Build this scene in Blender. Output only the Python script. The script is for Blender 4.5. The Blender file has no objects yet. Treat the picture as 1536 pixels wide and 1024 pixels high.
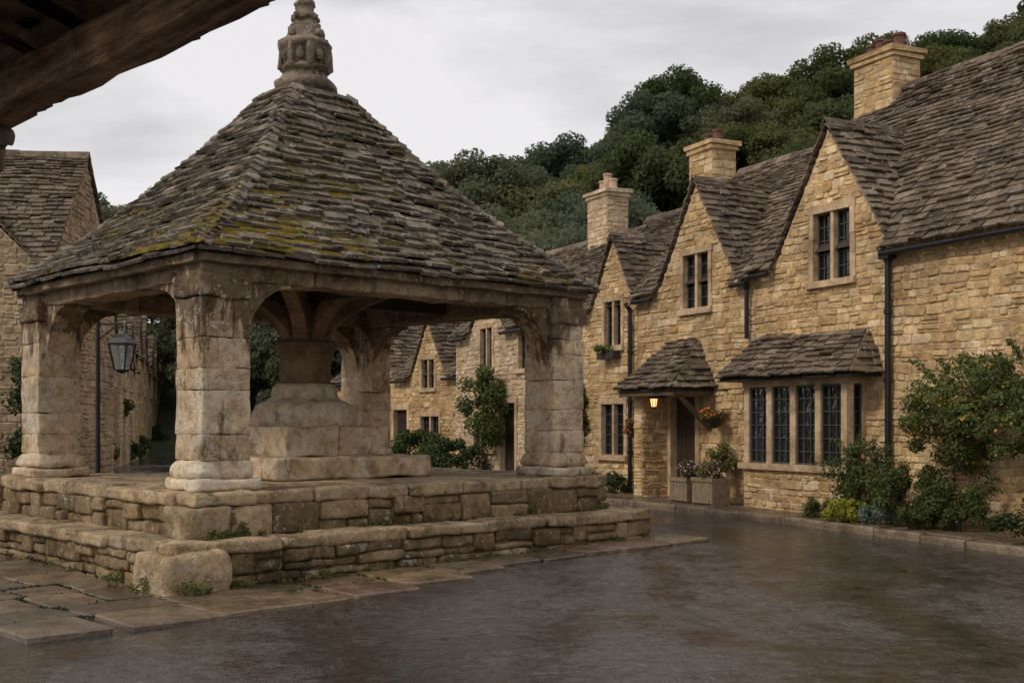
import bpy, math, random
import numpy as np
from mathutils import Vector, Matrix, noise
random.seed(7); np.random.seed(7)
R=random.uniform
sc=bpy.context.scene
sc.view_settings.view_transform='Standard'
try: sc.view_settings.look='None'
except: pass
sc.view_settings.exposure=0

# ------------------------------------------------------------------ materials
def newmat(name):
    m=bpy.data.materials.new(name); m.use_nodes=True
    nt=m.node_tree; b=nt.nodes['Principled BSDF']
    return m,nt,b
def nd(nt,t,ins=None,**kw):
    n=nt.nodes.new(t)
    for k,v in kw.items(): setattr(n,k,v)
    if ins:
        for k,v in ins.items():
            if isinstance(v,bpy.types.NodeSocket): nt.links.new(v,n.inputs[k])
            else: n.inputs[k].default_value=v
    return n
def ramp(nt,fac,stops,interp='LINEAR'):
    n=nt.nodes.new('ShaderNodeValToRGB'); cr=n.color_ramp; cr.interpolation=interp
    while len(cr.elements)>1: cr.elements.remove(cr.elements[-1])
    cr.elements[0].position=stops[0][0]; c=stops[0][1]
    cr.elements[0].color=(*c,1) if hasattr(c,'__len__') else (c,c,c,1)
    for p,c in stops[1:]:
        e=cr.elements.new(p); e.color=(*c,1) if hasattr(c,'__len__') else (c,c,c,1)
    nt.links.new(fac,n.inputs[0]); return n.outputs[0]
def mix(nt,f,a,b,mode='MIX'):
    n=nt.nodes.new('ShaderNodeMixRGB'); n.blend_type=mode
    for i,v in ((0,f),(1,a),(2,b)):
        if isinstance(v,bpy.types.NodeSocket): nt.links.new(v,n.inputs[i])
        elif i==0: n.inputs[0].default_value=v
        else: n.inputs[i].default_value=(*v,1)
    return n.outputs[0]
def math_(nt,op,a,b=0.0,clamp=False):
    n=nt.nodes.new('ShaderNodeMath'); n.operation=op; n.use_clamp=clamp
    for i,v in ((0,a),(1,b)):
        if isinstance(v,bpy.types.NodeSocket): nt.links.new(v,n.inputs[i])
        else: n.inputs[i].default_value=v
    return n.outputs[0]
def noi(nt,vec,scale,detail=4,rough=.6,dist=0):
    n=nd(nt,'ShaderNodeTexNoise',{'Vector':vec,'Scale':scale,'Detail':detail,'Roughness':rough,'Distortion':dist})
    return n.outputs[0]
def tint(cols,t): return [tuple(a*b for a,b in zip(c,t)) for c in cols]
def stone(name,cols,stain=(.35,.3,.25),stain_amt=.6,lichen=0.0,moss=0.0,bump=.5,rough=.85,mossc=((.05,.06,.012),(.13,.12,.02)),zdark=None,fine=30,hi=1.25,pits=0,grain=None,lime=0):
    m,nt,b=newmat(name)
    tc=nd(nt,'ShaderNodeTexCoord').outputs['Object']
    geo=nd(nt,'ShaderNodeNewGeometry')
    isl=geo.outputs['Random Per Island']
    n=len(cols)
    c=ramp(nt,isl,[(i/max(1,n-1),cols[i]) for i in range(n)])
    big=noi(nt,tc,.9,2,.6)
    c=mix(nt,1.0,c,ramp(nt,big,[(.3,(.78,.76,.74)),(.7,(1.15,1.12,1.08))]),'MULTIPLY')
    mid=noi(nt,tc,fine*.3,5,.8)
    c=mix(nt,1.0,c,ramp(nt,mid,[(.3,(.55,.51,.47)),(.66,(hi,hi,hi))]),'MULTIPLY')
    st=noi(nt,tc,1.7,5,.72,.4)
    sf=ramp(nt,st,[(.46,0.0),(.64,stain_amt)])
    c=mix(nt,sf,c,mix(nt,1.0,c,stain,'MULTIPLY'))
    if lime:
        lm=noi(nt,tc,2.6,6,.8,.8)
        c=mix(nt,ramp(nt,lm,[(.50,0.0),(.56,lime)]),c,(.74,.66,.53))
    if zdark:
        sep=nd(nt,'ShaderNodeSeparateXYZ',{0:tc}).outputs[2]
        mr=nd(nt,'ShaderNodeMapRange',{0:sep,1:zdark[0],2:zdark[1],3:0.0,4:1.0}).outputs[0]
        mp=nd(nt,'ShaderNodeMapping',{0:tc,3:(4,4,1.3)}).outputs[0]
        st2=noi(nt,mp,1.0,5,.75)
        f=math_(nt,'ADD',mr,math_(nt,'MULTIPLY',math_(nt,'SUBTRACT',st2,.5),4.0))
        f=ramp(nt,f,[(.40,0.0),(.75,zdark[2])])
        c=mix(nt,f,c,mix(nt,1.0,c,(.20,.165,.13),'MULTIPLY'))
    if lichen>0:
        lf=noi(nt,tc,5.5,5,.7,.6)
        c=mix(nt,ramp(nt,lf,[(.62-lichen*.1,0.0),(.66-lichen*.1,.55)]),c,(.44,.40,.33))
        lf=noi(nt,tc,17,3,.6,.2)
        c=mix(nt,ramp(nt,lf,[(.66-lichen*.08,0.0),(.69-lichen*.08,.7)]),c,(.5,.48,.42))
    if moss>0:
        mf=noi(nt,tc,1.6,6,.75,.3)
        nz=nd(nt,'ShaderNodeSeparateXYZ',{0:geo.outputs['Normal']}).outputs[2]
        mm=math_(nt,'ADD',mf,math_(nt,'MULTIPLY',math_(nt,'SUBTRACT',nz,.7),.08))
        mcol=mix(nt,ramp(nt,noi(nt,tc,5,3),[(.35,0.0),(.65,1.0)]),mossc[0],mossc[1])
        c=mix(nt,ramp(nt,mm,[(.66-moss*.2,0.0),(.74-moss*.2,.85)]),c,mcol)
    nt.links.new(c,b.inputs['Base Color'])
    b.inputs['Roughness'].default_value=rough
    b.inputs['Specular IOR Level'].default_value=.3
    h=math_(nt,'ADD',math_(nt,'MULTIPLY',noi(nt,tc,fine,4,.8),.6),math_(nt,'MULTIPLY',mid,1.2))
    if grain:
        mp=nd(nt,'ShaderNodeMapping',{0:tc,2:(0,0,math.radians(-grain)),3:(1,1,1)}).outputs[0]
        mp=nd(nt,'ShaderNodeMapping',{0:mp,3:(14,1.0,14)}).outputs[0]
        gr=noi(nt,mp,1.6,4,.7)
        c=mix(nt,1.0,c,ramp(nt,gr,[(.35,(.35,.32,.3)),(.6,(1.25,1.25,1.25))]),'MULTIPLY'); nt.links.new(c,b.inputs['Base Color'])
        h=math_(nt,'ADD',h,math_(nt,'MULTIPLY',gr,2.0))
    if pits:
        vo=nd(nt,'ShaderNodeTexVoronoi',{'Vector':tc,'Scale':16.0})
        pf=ramp(nt,math_(nt,'ADD',vo.outputs['Distance'],math_(nt,'MULTIPLY',mid,.35)),[(.26,0.0),(.36,1.0)])
        h=math_(nt,'ADD',h,math_(nt,'MULTIPLY',pf,pits))
    bp=nd(nt,'ShaderNodeBump',{'Strength':bump,'Distance':.035,'Height':h})
    nt.links.new(bp.outputs[0],b.inputs['Normal'])
    return m
def plain(name,col,rough=.6,metal=0,var=.25,scale=12,bump=.1):
    m,nt,b=newmat(name)
    tc=nd(nt,'ShaderNodeTexCoord').outputs['Object']
    f=noi(nt,tc,scale,4,.7)
    c=mix(nt,1.0,col,ramp(nt,f,[(.3,1-var),(.7,1+var)]),'MULTIPLY')
    nt.links.new(c,b.inputs['Base Color'])
    b.inputs['Roughness'].default_value=rough; b.inputs['Metallic'].default_value=metal
    bp=nd(nt,'ShaderNodeBump',{'Strength':bump,'Distance':.02,'Height':f}); nt.links.new(bp.outputs[0],b.inputs['Normal'])
    return m
def leafm(name,cols,rough=.55,dark=.55,trans=.0):
    m,nt,b=newmat(name)
    geo=nd(nt,'ShaderNodeNewGeometry')
    n=len(cols)
    c=ramp(nt,geo.outputs['Random Per Island'],[(i/max(1,n-1),cols[i]) for i in range(n)])
    tc=nd(nt,'ShaderNodeTexCoord').outputs['Object']
    oi=nd(nt,'ShaderNodeObjectInfo').outputs['Random']
    c=mix(nt,1.0,c,ramp(nt,noi(nt,tc,.8,2),[(.35,dark),(.65,1.25)]),'MULTIPLY')
    c=mix(nt,1.0,c,ramp(nt,oi,[(0,(.75,.84,.78)),(.5,(1,1,1)),(1,(1.4,1.2,.85))]),'MULTIPLY')
    nt.links.new(c,b.inputs['Base Color'])
    b.inputs['Roughness'].default_value=rough; b.inputs['Specular IOR Level'].default_value=.2
    if trans:
        t=nd(nt,'ShaderNodeBsdfTranslucent',{'Color':c}); mx=nd(nt,'ShaderNodeMixShader',{0:trans})
        nt.links.new(b.outputs[0],mx.inputs[1]); nt.links.new(t.outputs[0],mx.inputs[2])
        nt.links.new(mx.outputs[0],nt.nodes['Material Output'].inputs[0])
    return m

M={}
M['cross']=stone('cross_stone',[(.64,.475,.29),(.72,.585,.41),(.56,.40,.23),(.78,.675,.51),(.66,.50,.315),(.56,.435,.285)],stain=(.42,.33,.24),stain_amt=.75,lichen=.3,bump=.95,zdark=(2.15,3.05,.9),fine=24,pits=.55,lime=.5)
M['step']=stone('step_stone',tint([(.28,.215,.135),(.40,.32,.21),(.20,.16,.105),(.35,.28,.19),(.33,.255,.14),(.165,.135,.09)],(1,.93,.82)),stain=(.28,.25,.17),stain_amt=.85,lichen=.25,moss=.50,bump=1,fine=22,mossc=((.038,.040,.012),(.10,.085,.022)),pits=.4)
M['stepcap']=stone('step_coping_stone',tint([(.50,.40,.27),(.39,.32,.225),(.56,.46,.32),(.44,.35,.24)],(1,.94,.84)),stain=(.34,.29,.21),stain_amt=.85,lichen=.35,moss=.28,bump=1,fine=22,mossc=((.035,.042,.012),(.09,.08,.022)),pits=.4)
M['slate']=stone('mossy_stone_slate',[(.15,.122,.092),(.26,.22,.17),(.095,.078,.06),(.195,.165,.125),(.33,.285,.23),(.135,.11,.082)],stain_amt=.6,lichen=.48,moss=.66,bump=1,fine=26,mossc=((.062,.054,.014),(.15,.112,.02)))
M['tile']=stone('stone_roof_tile',[(.145,.11,.078),(.215,.17,.125),(.093,.071,.052),(.175,.135,.097),(.27,.217,.16),(.115,.087,.063)],stain_amt=.65,lichen=.15,moss=.22,bump=.8,fine=14,mossc=((.07,.058,.018),(.12,.098,.028)))
WT=(1.10,1.01,.87)
WC=tint([(.62,.47,.28),(.74,.61,.41),(.52,.37,.20),(.66,.54,.35),(.78,.69,.53),(.57,.43,.26),(.64,.52,.32),(.46,.35,.22),(.70,.54,.32)],WT)
M['wall']=stone('cotswold_rubble',WC,stain=(.58,.49,.38),stain_amt=.65,lichen=0,bump=.9,fine=20,hi=1.2,pits=.25)
M['wallpale']=stone('pale_limestone_rubble',tint([(.64,.53,.39),(.72,.63,.49),(.55,.45,.32),(.68,.57,.43),(.6,.49,.34)],(1.08,1.02,.94)),stain=(.6,.55,.48),stain_amt=.6,bump=.7,fine=20,hi=1.15)
M['wallgrey']=stone('weathered_rubble',tint([(.50,.40,.28),(.60,.49,.36),(.41,.33,.23),(.54,.43,.31)],(1,.93,.84)),stain=(.5,.44,.37),stain_amt=.7,lichen=.15,bump=.7,fine=20,hi=1.1)
M['mortar']=plain('lime_mortar',(.50,.38,.235),.95,0,.4,9,.6)
M['dress']=stone('dressed_stone',tint([(.60,.47,.33),(.68,.55,.40),(.54,.42,.29)],(1.05,1,.9)),stain=(.5,.42,.33),stain_amt=.7,bump=.5,fine=18,hi=1.1)
M['timber']=stone('weathered_oak',[(.12,.08,.05),(.17,.12,.08),(.09,.062,.04)],stain_amt=.6,bump=.6,fine=22)
M['timberd']=plain('dark_oak',(.045,.031,.02),.75,0,.4,8,.5)
M['brace']=stone('brown_oak_brace',[(.26,.175,.105),(.20,.14,.085)],stain_amt=.7,bump=.7,fine=22)
M['beam']=stone('aged_stone_beam',[(.33,.245,.155),(.25,.185,.12),(.44,.34,.225)],stain=(.28,.23,.18),stain_amt=.9,lichen=.25,bump=1,fine=22,pits=.4)
M['iron']=plain('black_iron',(.012,.012,.013),.45,.2,.2,20,.05)
M['lead']=plain('window_lead',(.085,.08,.07),.6,.2,.2,20,.05)
M['pot']=plain('terracotta',(.13,.065,.045),.85,0,.4,10,.2)
M['potp']=plain('buff_clay',(.50,.35,.24),.85,0,.3,10,.2)
M['door']=plain('door_oak',(.04,.024,.016),.5,0,.3,7,.2)
M['grass_soil']=plain('soil',(.03,.022,.014),.95,0,.3,10,.4)
M['planter']=plain('planter_wood',(.24,.175,.11),.8,0,.35,9,.3)
m,nt,b=newmat('window_glass'); b.inputs['Base Color'].default_value=(.012,.014,.015,1); b.inputs['Roughness'].default_value=.06; b.inputs['Specular IOR Level'].default_value=.7
tc=nd(nt,'ShaderNodeTexCoord').outputs['Object']
bp=nd(nt,'ShaderNodeBump',{'Strength':.4,'Distance':.03,'Height':noi(nt,tc,5,2)}); nt.links.new(bp.outputs[0],b.inputs['Normal']); M['glass']=m
m,nt,b=newmat('lamp_glow'); b.inputs['Base Color'].default_value=(.9,.6,.25,1); b.inputs['Emission Color'].default_value=(1,.55,.2,1); b.inputs['Emission Strength'].default_value=1.6; M['glow']=m
m,nt,b=newmat('lantern_glass'); b.inputs['Base Color'].default_value=(.35,.4,.4,1); b.inputs['Roughness'].default_value=.15; b.inputs['Alpha'].default_value=.3; M['lglass']=m
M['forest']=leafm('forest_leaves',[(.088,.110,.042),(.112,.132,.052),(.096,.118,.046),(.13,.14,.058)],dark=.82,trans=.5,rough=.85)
M['hazed']=leafm('haze_tinted_leaves',[(.12,.14,.085),(.14,.16,.10),(.13,.15,.095),(.15,.165,.11)],dark=.9,trans=.5,rough=.9)  # distance haze painted into the leaf colour as paler, greyer greens
M['shrub']=leafm('shrub_leaves',[(.065,.09,.025),(.10,.13,.036),(.08,.105,.033),(.14,.165,.05)],dark=.7,trans=.25)
M['yel']=leafm('yellow_shrub_leaves',[(.36,.31,.03),(.24,.24,.04),(.42,.34,.04)],dark=.85)
M['blue']=leafm('grey_green_leaves',[(.08,.12,.08),(.11,.15,.11),(.06,.1,.06)],dark=.8)
M['ivy']=leafm('ivy_leaves',[(.038,.062,.019),(.065,.09,.028),(.048,.072,.024)],trans=.2)
M['flo']=leafm('orange_flowers',[(.5,.13,.03),(.55,.06,.04),(.55,.25,.06),(.4,.07,.08)],dark=.9)
M['flor']=leafm('rusty_rose_blooms',[(.38,.20,.04),(.40,.26,.06),(.32,.13,.03)],dark=.9)
M['flop']=leafm('pink_flowers',[(.5,.15,.2),(.55,.4,.4),(.3,.1,.3),(.6,.12,.1)],dark=.9)
M['bark']=plain('bark',(.06,.045,.03),.9,0,.3,8,.5)
M['moss']=leafm('moss_cushion',[(.065,.060,.013),(.125,.102,.018),(.19,.145,.022),(.10,.062,.015)],rough=.95,dark=.7)
# asphalt
m,nt,b=newmat('wet_asphalt'); tc=nd(nt,'ShaderNodeTexCoord').outputs['Object']
mpp=nd(nt,'ShaderNodeMapping',{0:tc,2:(0,0,math.radians(25)),3:(1.0,.4,1)}).outputs[0]
big=noi(nt,mpp,.6,4,.6,.5); mid=noi(nt,tc,2.6,5,.75,.2); fine=noi(nt,tc,44,2,.7); med=noi(nt,tc,9,5,.85)
wet=math_(nt,'ADD',math_(nt,'MULTIPLY',big,.65),math_(nt,'MULTIPLY',mid,.35))
c=ramp(nt,wet,[(.38,(.018,.016,.015)),(.62,(.055,.047,.041))])
c=mix(nt,1.0,c,ramp(nt,med,[(.38,(.35,.35,.35)),(.62,(1.8,1.75,1.7))]),'MULTIPLY')
c=mix(nt,1.0,c,ramp(nt,fine,[(.36,(.3,.3,.3)),(.64,(2.2,2.15,2.1))]),'MULTIPLY')
c=mix(nt,ramp(nt,mid,[(.54,0.0),(.72,.5)]),c,(.09,.057,.03))
nt.links.new(c,b.inputs['Base Color'])
nt.links.new(ramp(nt,wet,[(.40,.05),(.48,.15),(.58,.36)]),b.inputs['Roughness']); b.inputs['Specular IOR Level'].default_value=.85
dry=ramp(nt,wet,[(.40,.06),(.48,.28),(.60,.9)])
h=math_(nt,'MULTIPLY',math_(nt,'ADD',fine,math_(nt,'MULTIPLY',med,1.6)),dry)
bp=nd(nt,'ShaderNodeBump',{'Strength':.75,'Distance':.016,'Height':h}); nt.links.new(bp.outputs[0],b.inputs['Normal']); M['asphalt']=m
def wetflags(name,cols):
    m=stone(name,cols,stain=(.40,.36,.31),stain_amt=.8,bump=.6,fine=20,moss=.12)
    nt=m.node_tree; b=nt.nodes['Principled BSDF']
    tc=nd(nt,'ShaderNodeTexCoord').outputs['Object']
    nt.links.new(ramp(nt,noi(nt,tc,2.5,4,.7),[(.42,.10),(.6,.40)]),b.inputs['Roughness']); b.inputs['Specular IOR Level'].default_value=.65
    return m
M['flag']=wetflags('wet_flagstone',[(.13,.10,.07),(.19,.15,.10),(.20,.13,.095),(.10,.085,.062),(.27,.195,.12),(.15,.12,.085)])
M['kerb']=wetflags('wet_kerb_stone',[(.22,.165,.11),(.29,.22,.145),(.18,.14,.095)])
M['hill']=plain('hillside_undergrowth',(.06,.075,.032),.95,0,.4,.3,.3)

# ------------------------------------------------------------------ mesh accumulators
class Acc:
    def __init__(s): s.v=[]; s.f=[]
    def add(s,vs,fs):
        o=len(s.v); s.v.extend([tuple(v) for v in vs]); s.f.extend([tuple(i+o for i in f) for f in fs])
    def obj(s,name,mat,parent=None,smooth=False):
        me=bpy.data.meshes.new(name); me.from_pydata(s.v,[],s.f); me.update()
        if smooth: me.polygons.foreach_set('use_smooth',[True]*len(me.polygons))
        me.materials.append(mat)
        o=bpy.data.objects.new(name,me); sc.collection.objects.link(o)
        if parent: setpar(o,parent)
        return o
def empty(name,loc=(0,0,0)):
    e=bpy.data.objects.new(name,None); e.location=loc; sc.collection.objects.link(e); e.empty_display_size=.3; return e
def setpar(o,p):
    o.parent=p; o.matrix_parent_inverse=Matrix.Translation(p.location).inverted()
class Fr:
    def __init__(s,o,ang,z=0):
        s.o=Vector((o[0],o[1],z)); a=math.radians(ang)
        s.ex=Vector((math.cos(a),math.sin(a),0)); s.ey=Vector((-math.sin(a),math.cos(a),0))
    def __call__(s,x,y,z): return s.o+s.ex*x+s.ey*y+Vector((0,0,z))
    def sub(s,x,y,dang):
        n=Fr((0,0),0); p=s(x,y,0); n.o=p; a=math.atan2(s.ex.y,s.ex.x)+math.radians(dang)
        n.ex=Vector((math.cos(a),math.sin(a),0)); n.ey=Vector((-math.sin(a),math.cos(a),0)); return n
BOXF=[(0,3,2,1),(4,5,6,7),(0,1,5,4),(1,2,6,5),(2,3,7,6),(3,0,4,7)]
def box(acc,F,x0,x1,y0,y1,z0,z1,j=0):
    vs=[F(x+R(-j,j),y+R(-j,j),z+R(-j,j)) for z in (z0,z1) for x,y in ((x0,y0),(x1,y0),(x1,y1),(x0,y1))]
    acc.add(vs,BOXF)
_tmpl={}
def tmpl(n):
    if n in _tmpl: return _tmpl[n]
    idx={};vl=[];fl=[]
    def vid(i,j,k):
        if (i,j,k) not in idx: idx[(i,j,k)]=len(vl); vl.append((i,j,k))
        return idx[(i,j,k)]
    for a in range(n):
        for b in range(n):
            fl.append((vid(a,b,0),vid(a,b+1,0),vid(a+1,b+1,0),vid(a+1,b,0)))
            fl.append((vid(a,b,n),vid(a+1,b,n),vid(a+1,b+1,n),vid(a,b+1,n)))
            fl.append((vid(a,0,b),vid(a+1,0,b),vid(a+1,0,b+1),vid(a,0,b+1)))
            fl.append((vid(a,n,b),vid(a,n,b+1),vid(a+1,n,b+1),vid(a+1,n,b)))
            fl.append((vid(0,a,b),vid(0,a,b+1),vid(0,a+1,b+1),vid(0,a+1,b)))
            fl.append((vid(n,a,b),vid(n,a+1,b),vid(n,a+1,b+1),vid(n,a,b+1)))
    _tmpl[n]=(vl,fl); return _tmpl[n]
def rock(acc,F,x0,x1,y0,y1,z0,z1,r=.025,amp=.012,freq=4,n=6,taper=0):
    vl,fl=tmpl(n); c=((x0+x1)/2,(y0+y1)/2,(z0+z1)/2); h=(abs(x1-x0)/2,abs(y1-y0)/2,abs(z1-z0)/2)
    r=min(r,min(h)*.8); sd=Vector((R(0,90),R(0,90),R(0,90)))
    out=[]
    def lat(i,hh):
        if i==0: return -hh
        if i==n: return hh
        if i==1: return -hh+r*.7
        if i==n-1: return hh-r*.7
        return (-hh+r*.7)+(2*hh-1.4*r)*(i-1)/(n-2)
    for t in vl:
        p=[lat(t[k],h[k]) for k in range(3)]
        inn=Vector([max(-(h[k]-r),min(h[k]-r,p[k])) for k in range(3)])
        d=Vector(p)-inn
        if d.length>1e-6: q=inn+d.normalized()*r
        else: q=Vector(p)
        nv=noise.noise_vector(q*freq+sd)*amp+noise.noise_vector(q*freq*3+sd)*amp*.5
        q=q+nv
        if taper: q.x*=1-taper*(q.z/h[2]+1)/2; q.y*=1-taper*(q.z/h[2]+1)/2
        out.append(F(c[0]+q.x,c[1]+q.y,c[2]+q.z))
    acc.add(out,fl)
def cyl(acc,p0,p1,r0,r1,n=10):
    p0=Vector(p0);p1=Vector(p1);d=(p1-p0).normalized(); a=d.orthogonal().normalized(); b=d.cross(a)
    vs=[p0+(a*math.cos(2*math.pi*i/n)+b*math.sin(2*math.pi*i/n))*r0 for i in range(n)]+[p1+(a*math.cos(2*math.pi*i/n)+b*math.sin(2*math.pi*i/n))*r1 for i in range(n)]
    fs=[(i,(i+1)%n,n+(i+1)%n,n+i) for i in range(n)]+[tuple(range(n))[::-1],tuple(range(n,2*n))]
    acc.add(vs,fs)
def lathe(acc,F,cx,cy,prof,n=16,amp=0,freq=5,rot=0,sub=1,sq=0):
    pr=[]
    for i in range(len(prof)-1):
        for k in range(sub):
            t=k/sub; pr.append((prof[i][0]*(1-t)+prof[i+1][0]*t,prof[i][1]*(1-t)+prof[i+1][1]*t))
    pr.append(prof[-1])
    vs=[]
    for r,z in pr:
        for i in range(n):
            a=2*math.pi*i/n+rot
            ca,sa=math.cos(a),math.sin(a)
            k=1.0
            if sq: 
                s8=1/max(abs(ca),abs(sa),(abs(ca)+abs(sa))*.7071*1.03); k=(1-sq)+sq*s8*.96
            x=r*ca*k;y=r*sa*k
            v=Vector((x,y,z)); nv=noise.noise_vector(v*freq)*amp+noise.noise_vector(v*freq*2.5)*amp*.6 if amp else Vector((0,0,0))
            vs.append(F(cx+x+nv.x,cy+y+nv.y,z+nv.z*.5))
    m=len(pr); fs=[(j*n+i,j*n+(i+1)%n,(j+1)*n+(i+1)%n,(j+1)*n+i) for j in range(m-1) for i in range(n)]
    fs.append(tuple(range((m-1)*n,m*n))); fs.append(tuple(range(n))[::-1])
    acc.add(vs,fs)

# slates
WAVE=.035
def wv(p,N):
    return p+N*(noise.noise(p*.9)*WAVE+noise.noise(p*2.6+Vector((5,5,5)))*WAVE*.35)
def slab_row(acc,A0,A1,B0,B1,t=.025,w=(.16,.34),j=.012,ext=1.2,lift=1.0,droop=.0):
    A0=Vector(A0);A1=Vector(A1);B0=Vector(B0);B1=Vector(B1)
    U=(A1-A0); La=U.length
    if La<.02: return
    U=U/La; ub0=(B0-A0).dot(U); ub1=(B1-A0).dot(U)
    W=(B0-A0)-U*ub0; H=W.length; V=W/H
    N=U.cross(V)
    if N.z<0: N=-N
    cuts=[0]
    while cuts[-1]<La: cuts.append(cuts[-1]+R(*w))
    cuts[-1]=La
    if len(cuts)>2 and cuts[-1]-cuts[-2]<w[0]*.5: cuts.pop(-2)
    for a,b in zip(cuts[:-1],cuts[1:]):
        g=.004
        jl=R(-j,j)*1.3; tt=t*R(.7,1.5); lf=lift*t*R(.8,1.9)
        ua=a+g; ubb=b-g
        ta=min(max(a+g,ub0),ub1); tb=min(max(b-g,ub0),ub1)
        if tb-ta<.001 and (b-a)<.05: continue
        j1,j2=R(-j,j)*.6,R(-j,j)*.6
        sk=R(-.006,.006)
        def P(u,v,n): 
            q=A0+U*u+V*v
            return wv(q,N)+N*n
        lo1=P(ua,jl+j1,lf+sk);lo2=P(ubb,jl+j2,lf-sk);up2=P(tb,H*ext,0);up1=P(ta,H*ext,0)
        c1=R(0,.014);c2=R(0,.014)
        lt1=P(ua+c1,jl+j1+c1*.5,lf+tt+sk);lt2=P(ubb-c2,jl+j2+c2*.5,lf+tt-sk);ut2=P(tb,H*ext,tt);ut1=P(ta,H*ext,tt)
        acc.add([lo1,lo2,up2,up1,lt1,lt2,ut2,ut1],BOXF)

# walls ---------------------------------------------------------------
def topz(top,x):
    for (xa,za),(xb,zb) in zip(top[:-1],top[1:]):
        if xa<=x<=xb and xb>xa: return za+(zb-za)*(x-xa)/(xb-xa)
    return top[-1][1]
WSEED=[0]
def wall(am,ab,F,x0,x1,zb,top,ops=(),row=(.09,.165),wid=(1.0,2.7),prot=(.006,.030),reveal=.16):
    WSEED[0]+=7.3; sdv=WSEED[0]
    xs=sorted(set([x0,x1]+[p[0] for p in top if x0<=p[0]<=x1]+[e for o in ops for e in o[:2]]))
    for a,b in zip(xs[:-1],xs[1:]):
        if b-a<1e-4: continue
        xm=(a+b)/2; z=zb
        for o in sorted([o for o in ops if o[0]<xm<o[1]],key=lambda o:o[2]):
            if o[2]>z: am.add([F(a,0,z),F(b,0,z),F(b,0,o[2]),F(a,0,o[2])],[(0,1,2,3)])
            z=o[3]
        am.add([F(a,0,z),F(b,0,z),F(b,0,topz(top,b-1e-6)),F(a,0,topz(top,a+1e-6))],[(0,1,2,3)])
    for o in ops:
        a,b,c,d=o[:4]
        for q in ([(a,c),(a,d)],[(b,d),(b,c)],[(a,d),(b,d)],[(b,c),(a,c)]):
            (p,q1),(r,s)=q
            am.add([F(p,0,q1),F(r,0,s),F(r,-reveal,s),F(p,-reveal,q1)],[(0,1,2,3)])
    def warp(u,v):
        return v+.028*noise.noise(Vector((u*1.3,v*1.8,sdv)))+.014*noise.noise(Vector((u*4,v*4,sdv+9)))
    def blk(xa,xe,za,z1):
        w_=xe-xa;h=z1-za
        g=R(.003,.008); p=R(*prot); e=min(.018,h*.2)
        q=[]
        for (cx_,cz_,sx,sz) in ((xa+g,za+g,1,1),(xe-g,za+g,-1,1),(xe-g,z1-g,-1,-1),(xa+g,z1-g,1,-1)):
            c1=R(.08,.32)*h; c2=R(.06,.32)*h
            c1=min(c1,w_*.35)
            if (sx,sz) in ((1,1),(-1,-1)): q+= [(cx_,cz_+sz*c2),(cx_+sx*c1,cz_)]
            else: q+= [(cx_+sx*c1,cz_),(cx_,cz_+sz*c2)]
        q=[(u+R(-.006,.006),v+R(-.006,.006)) for u,v in q]
        mx,mz=(xa+xe)/2,(za+z1)/2
        t1,t2=R(-.007,.007),R(-.007,.007)
        inn=[(mx+(u-mx)*(1-2*e/w_),mz+(v-mz)*(1-2*e/h)) for u,v in q]
        vs=[F(u,0,warp(u,v)) for u,v in q]+[F(u,p*.5,warp(u,v)) for u,v in q]+[F(u,p+t1*(1 if u>mx else -1)+t2*(1 if v>mz else -1),warp(u,v)) for u,v in inn]
        fs=[(i,(i+1)%8,8+(i+1)%8,8+i) for i in range(8)]+[(8+i,8+(i+1)%8,16+(i+1)%8,16+i) for i in range(8)]+[tuple(range(16,24))]
        ab.add(vs,fs)
    z=zb; zmax=max(p[1] for p in top)
    while z<zmax-.03:
        h=R(*row)*R(.85,1.2); z1=min(z+h,zmax); zm=(z+z1)/2
        zt=z1-.015; iv=[];cur=None; N=max(40,int((x1-x0)/.03)); 
        for i in range(N+1):
            x=x0+(x1-x0)*i/N; ok=topz(top,min(x,x1-1e-6))>=zt
            if ok:
                for o in ops:
                    mg=o[4] if len(o)>4 else .1
                    if o[0]-mg<x<o[1]+mg and o[2]-mg<zm<o[3]+mg: ok=False
            if ok and cur is None: cur=x
            if (not ok or i==N) and cur is not None: iv.append((cur,x)); cur=None
        for a,b in iv:
            x=a
            while x<b-.03:
                w=h*R(*wid)
                if b-(x+w)<.07: w=b-x
                xe=min(x+w,b)
                if h>.12 and R(0,1)<.28:
                    f=R(.35,.65); blk(x,xe,z,z+h*f); blk(x,xe,z+h*f,z1)
                else: blk(x,xe,z,z1)
                x=xe
        z=z1
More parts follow.
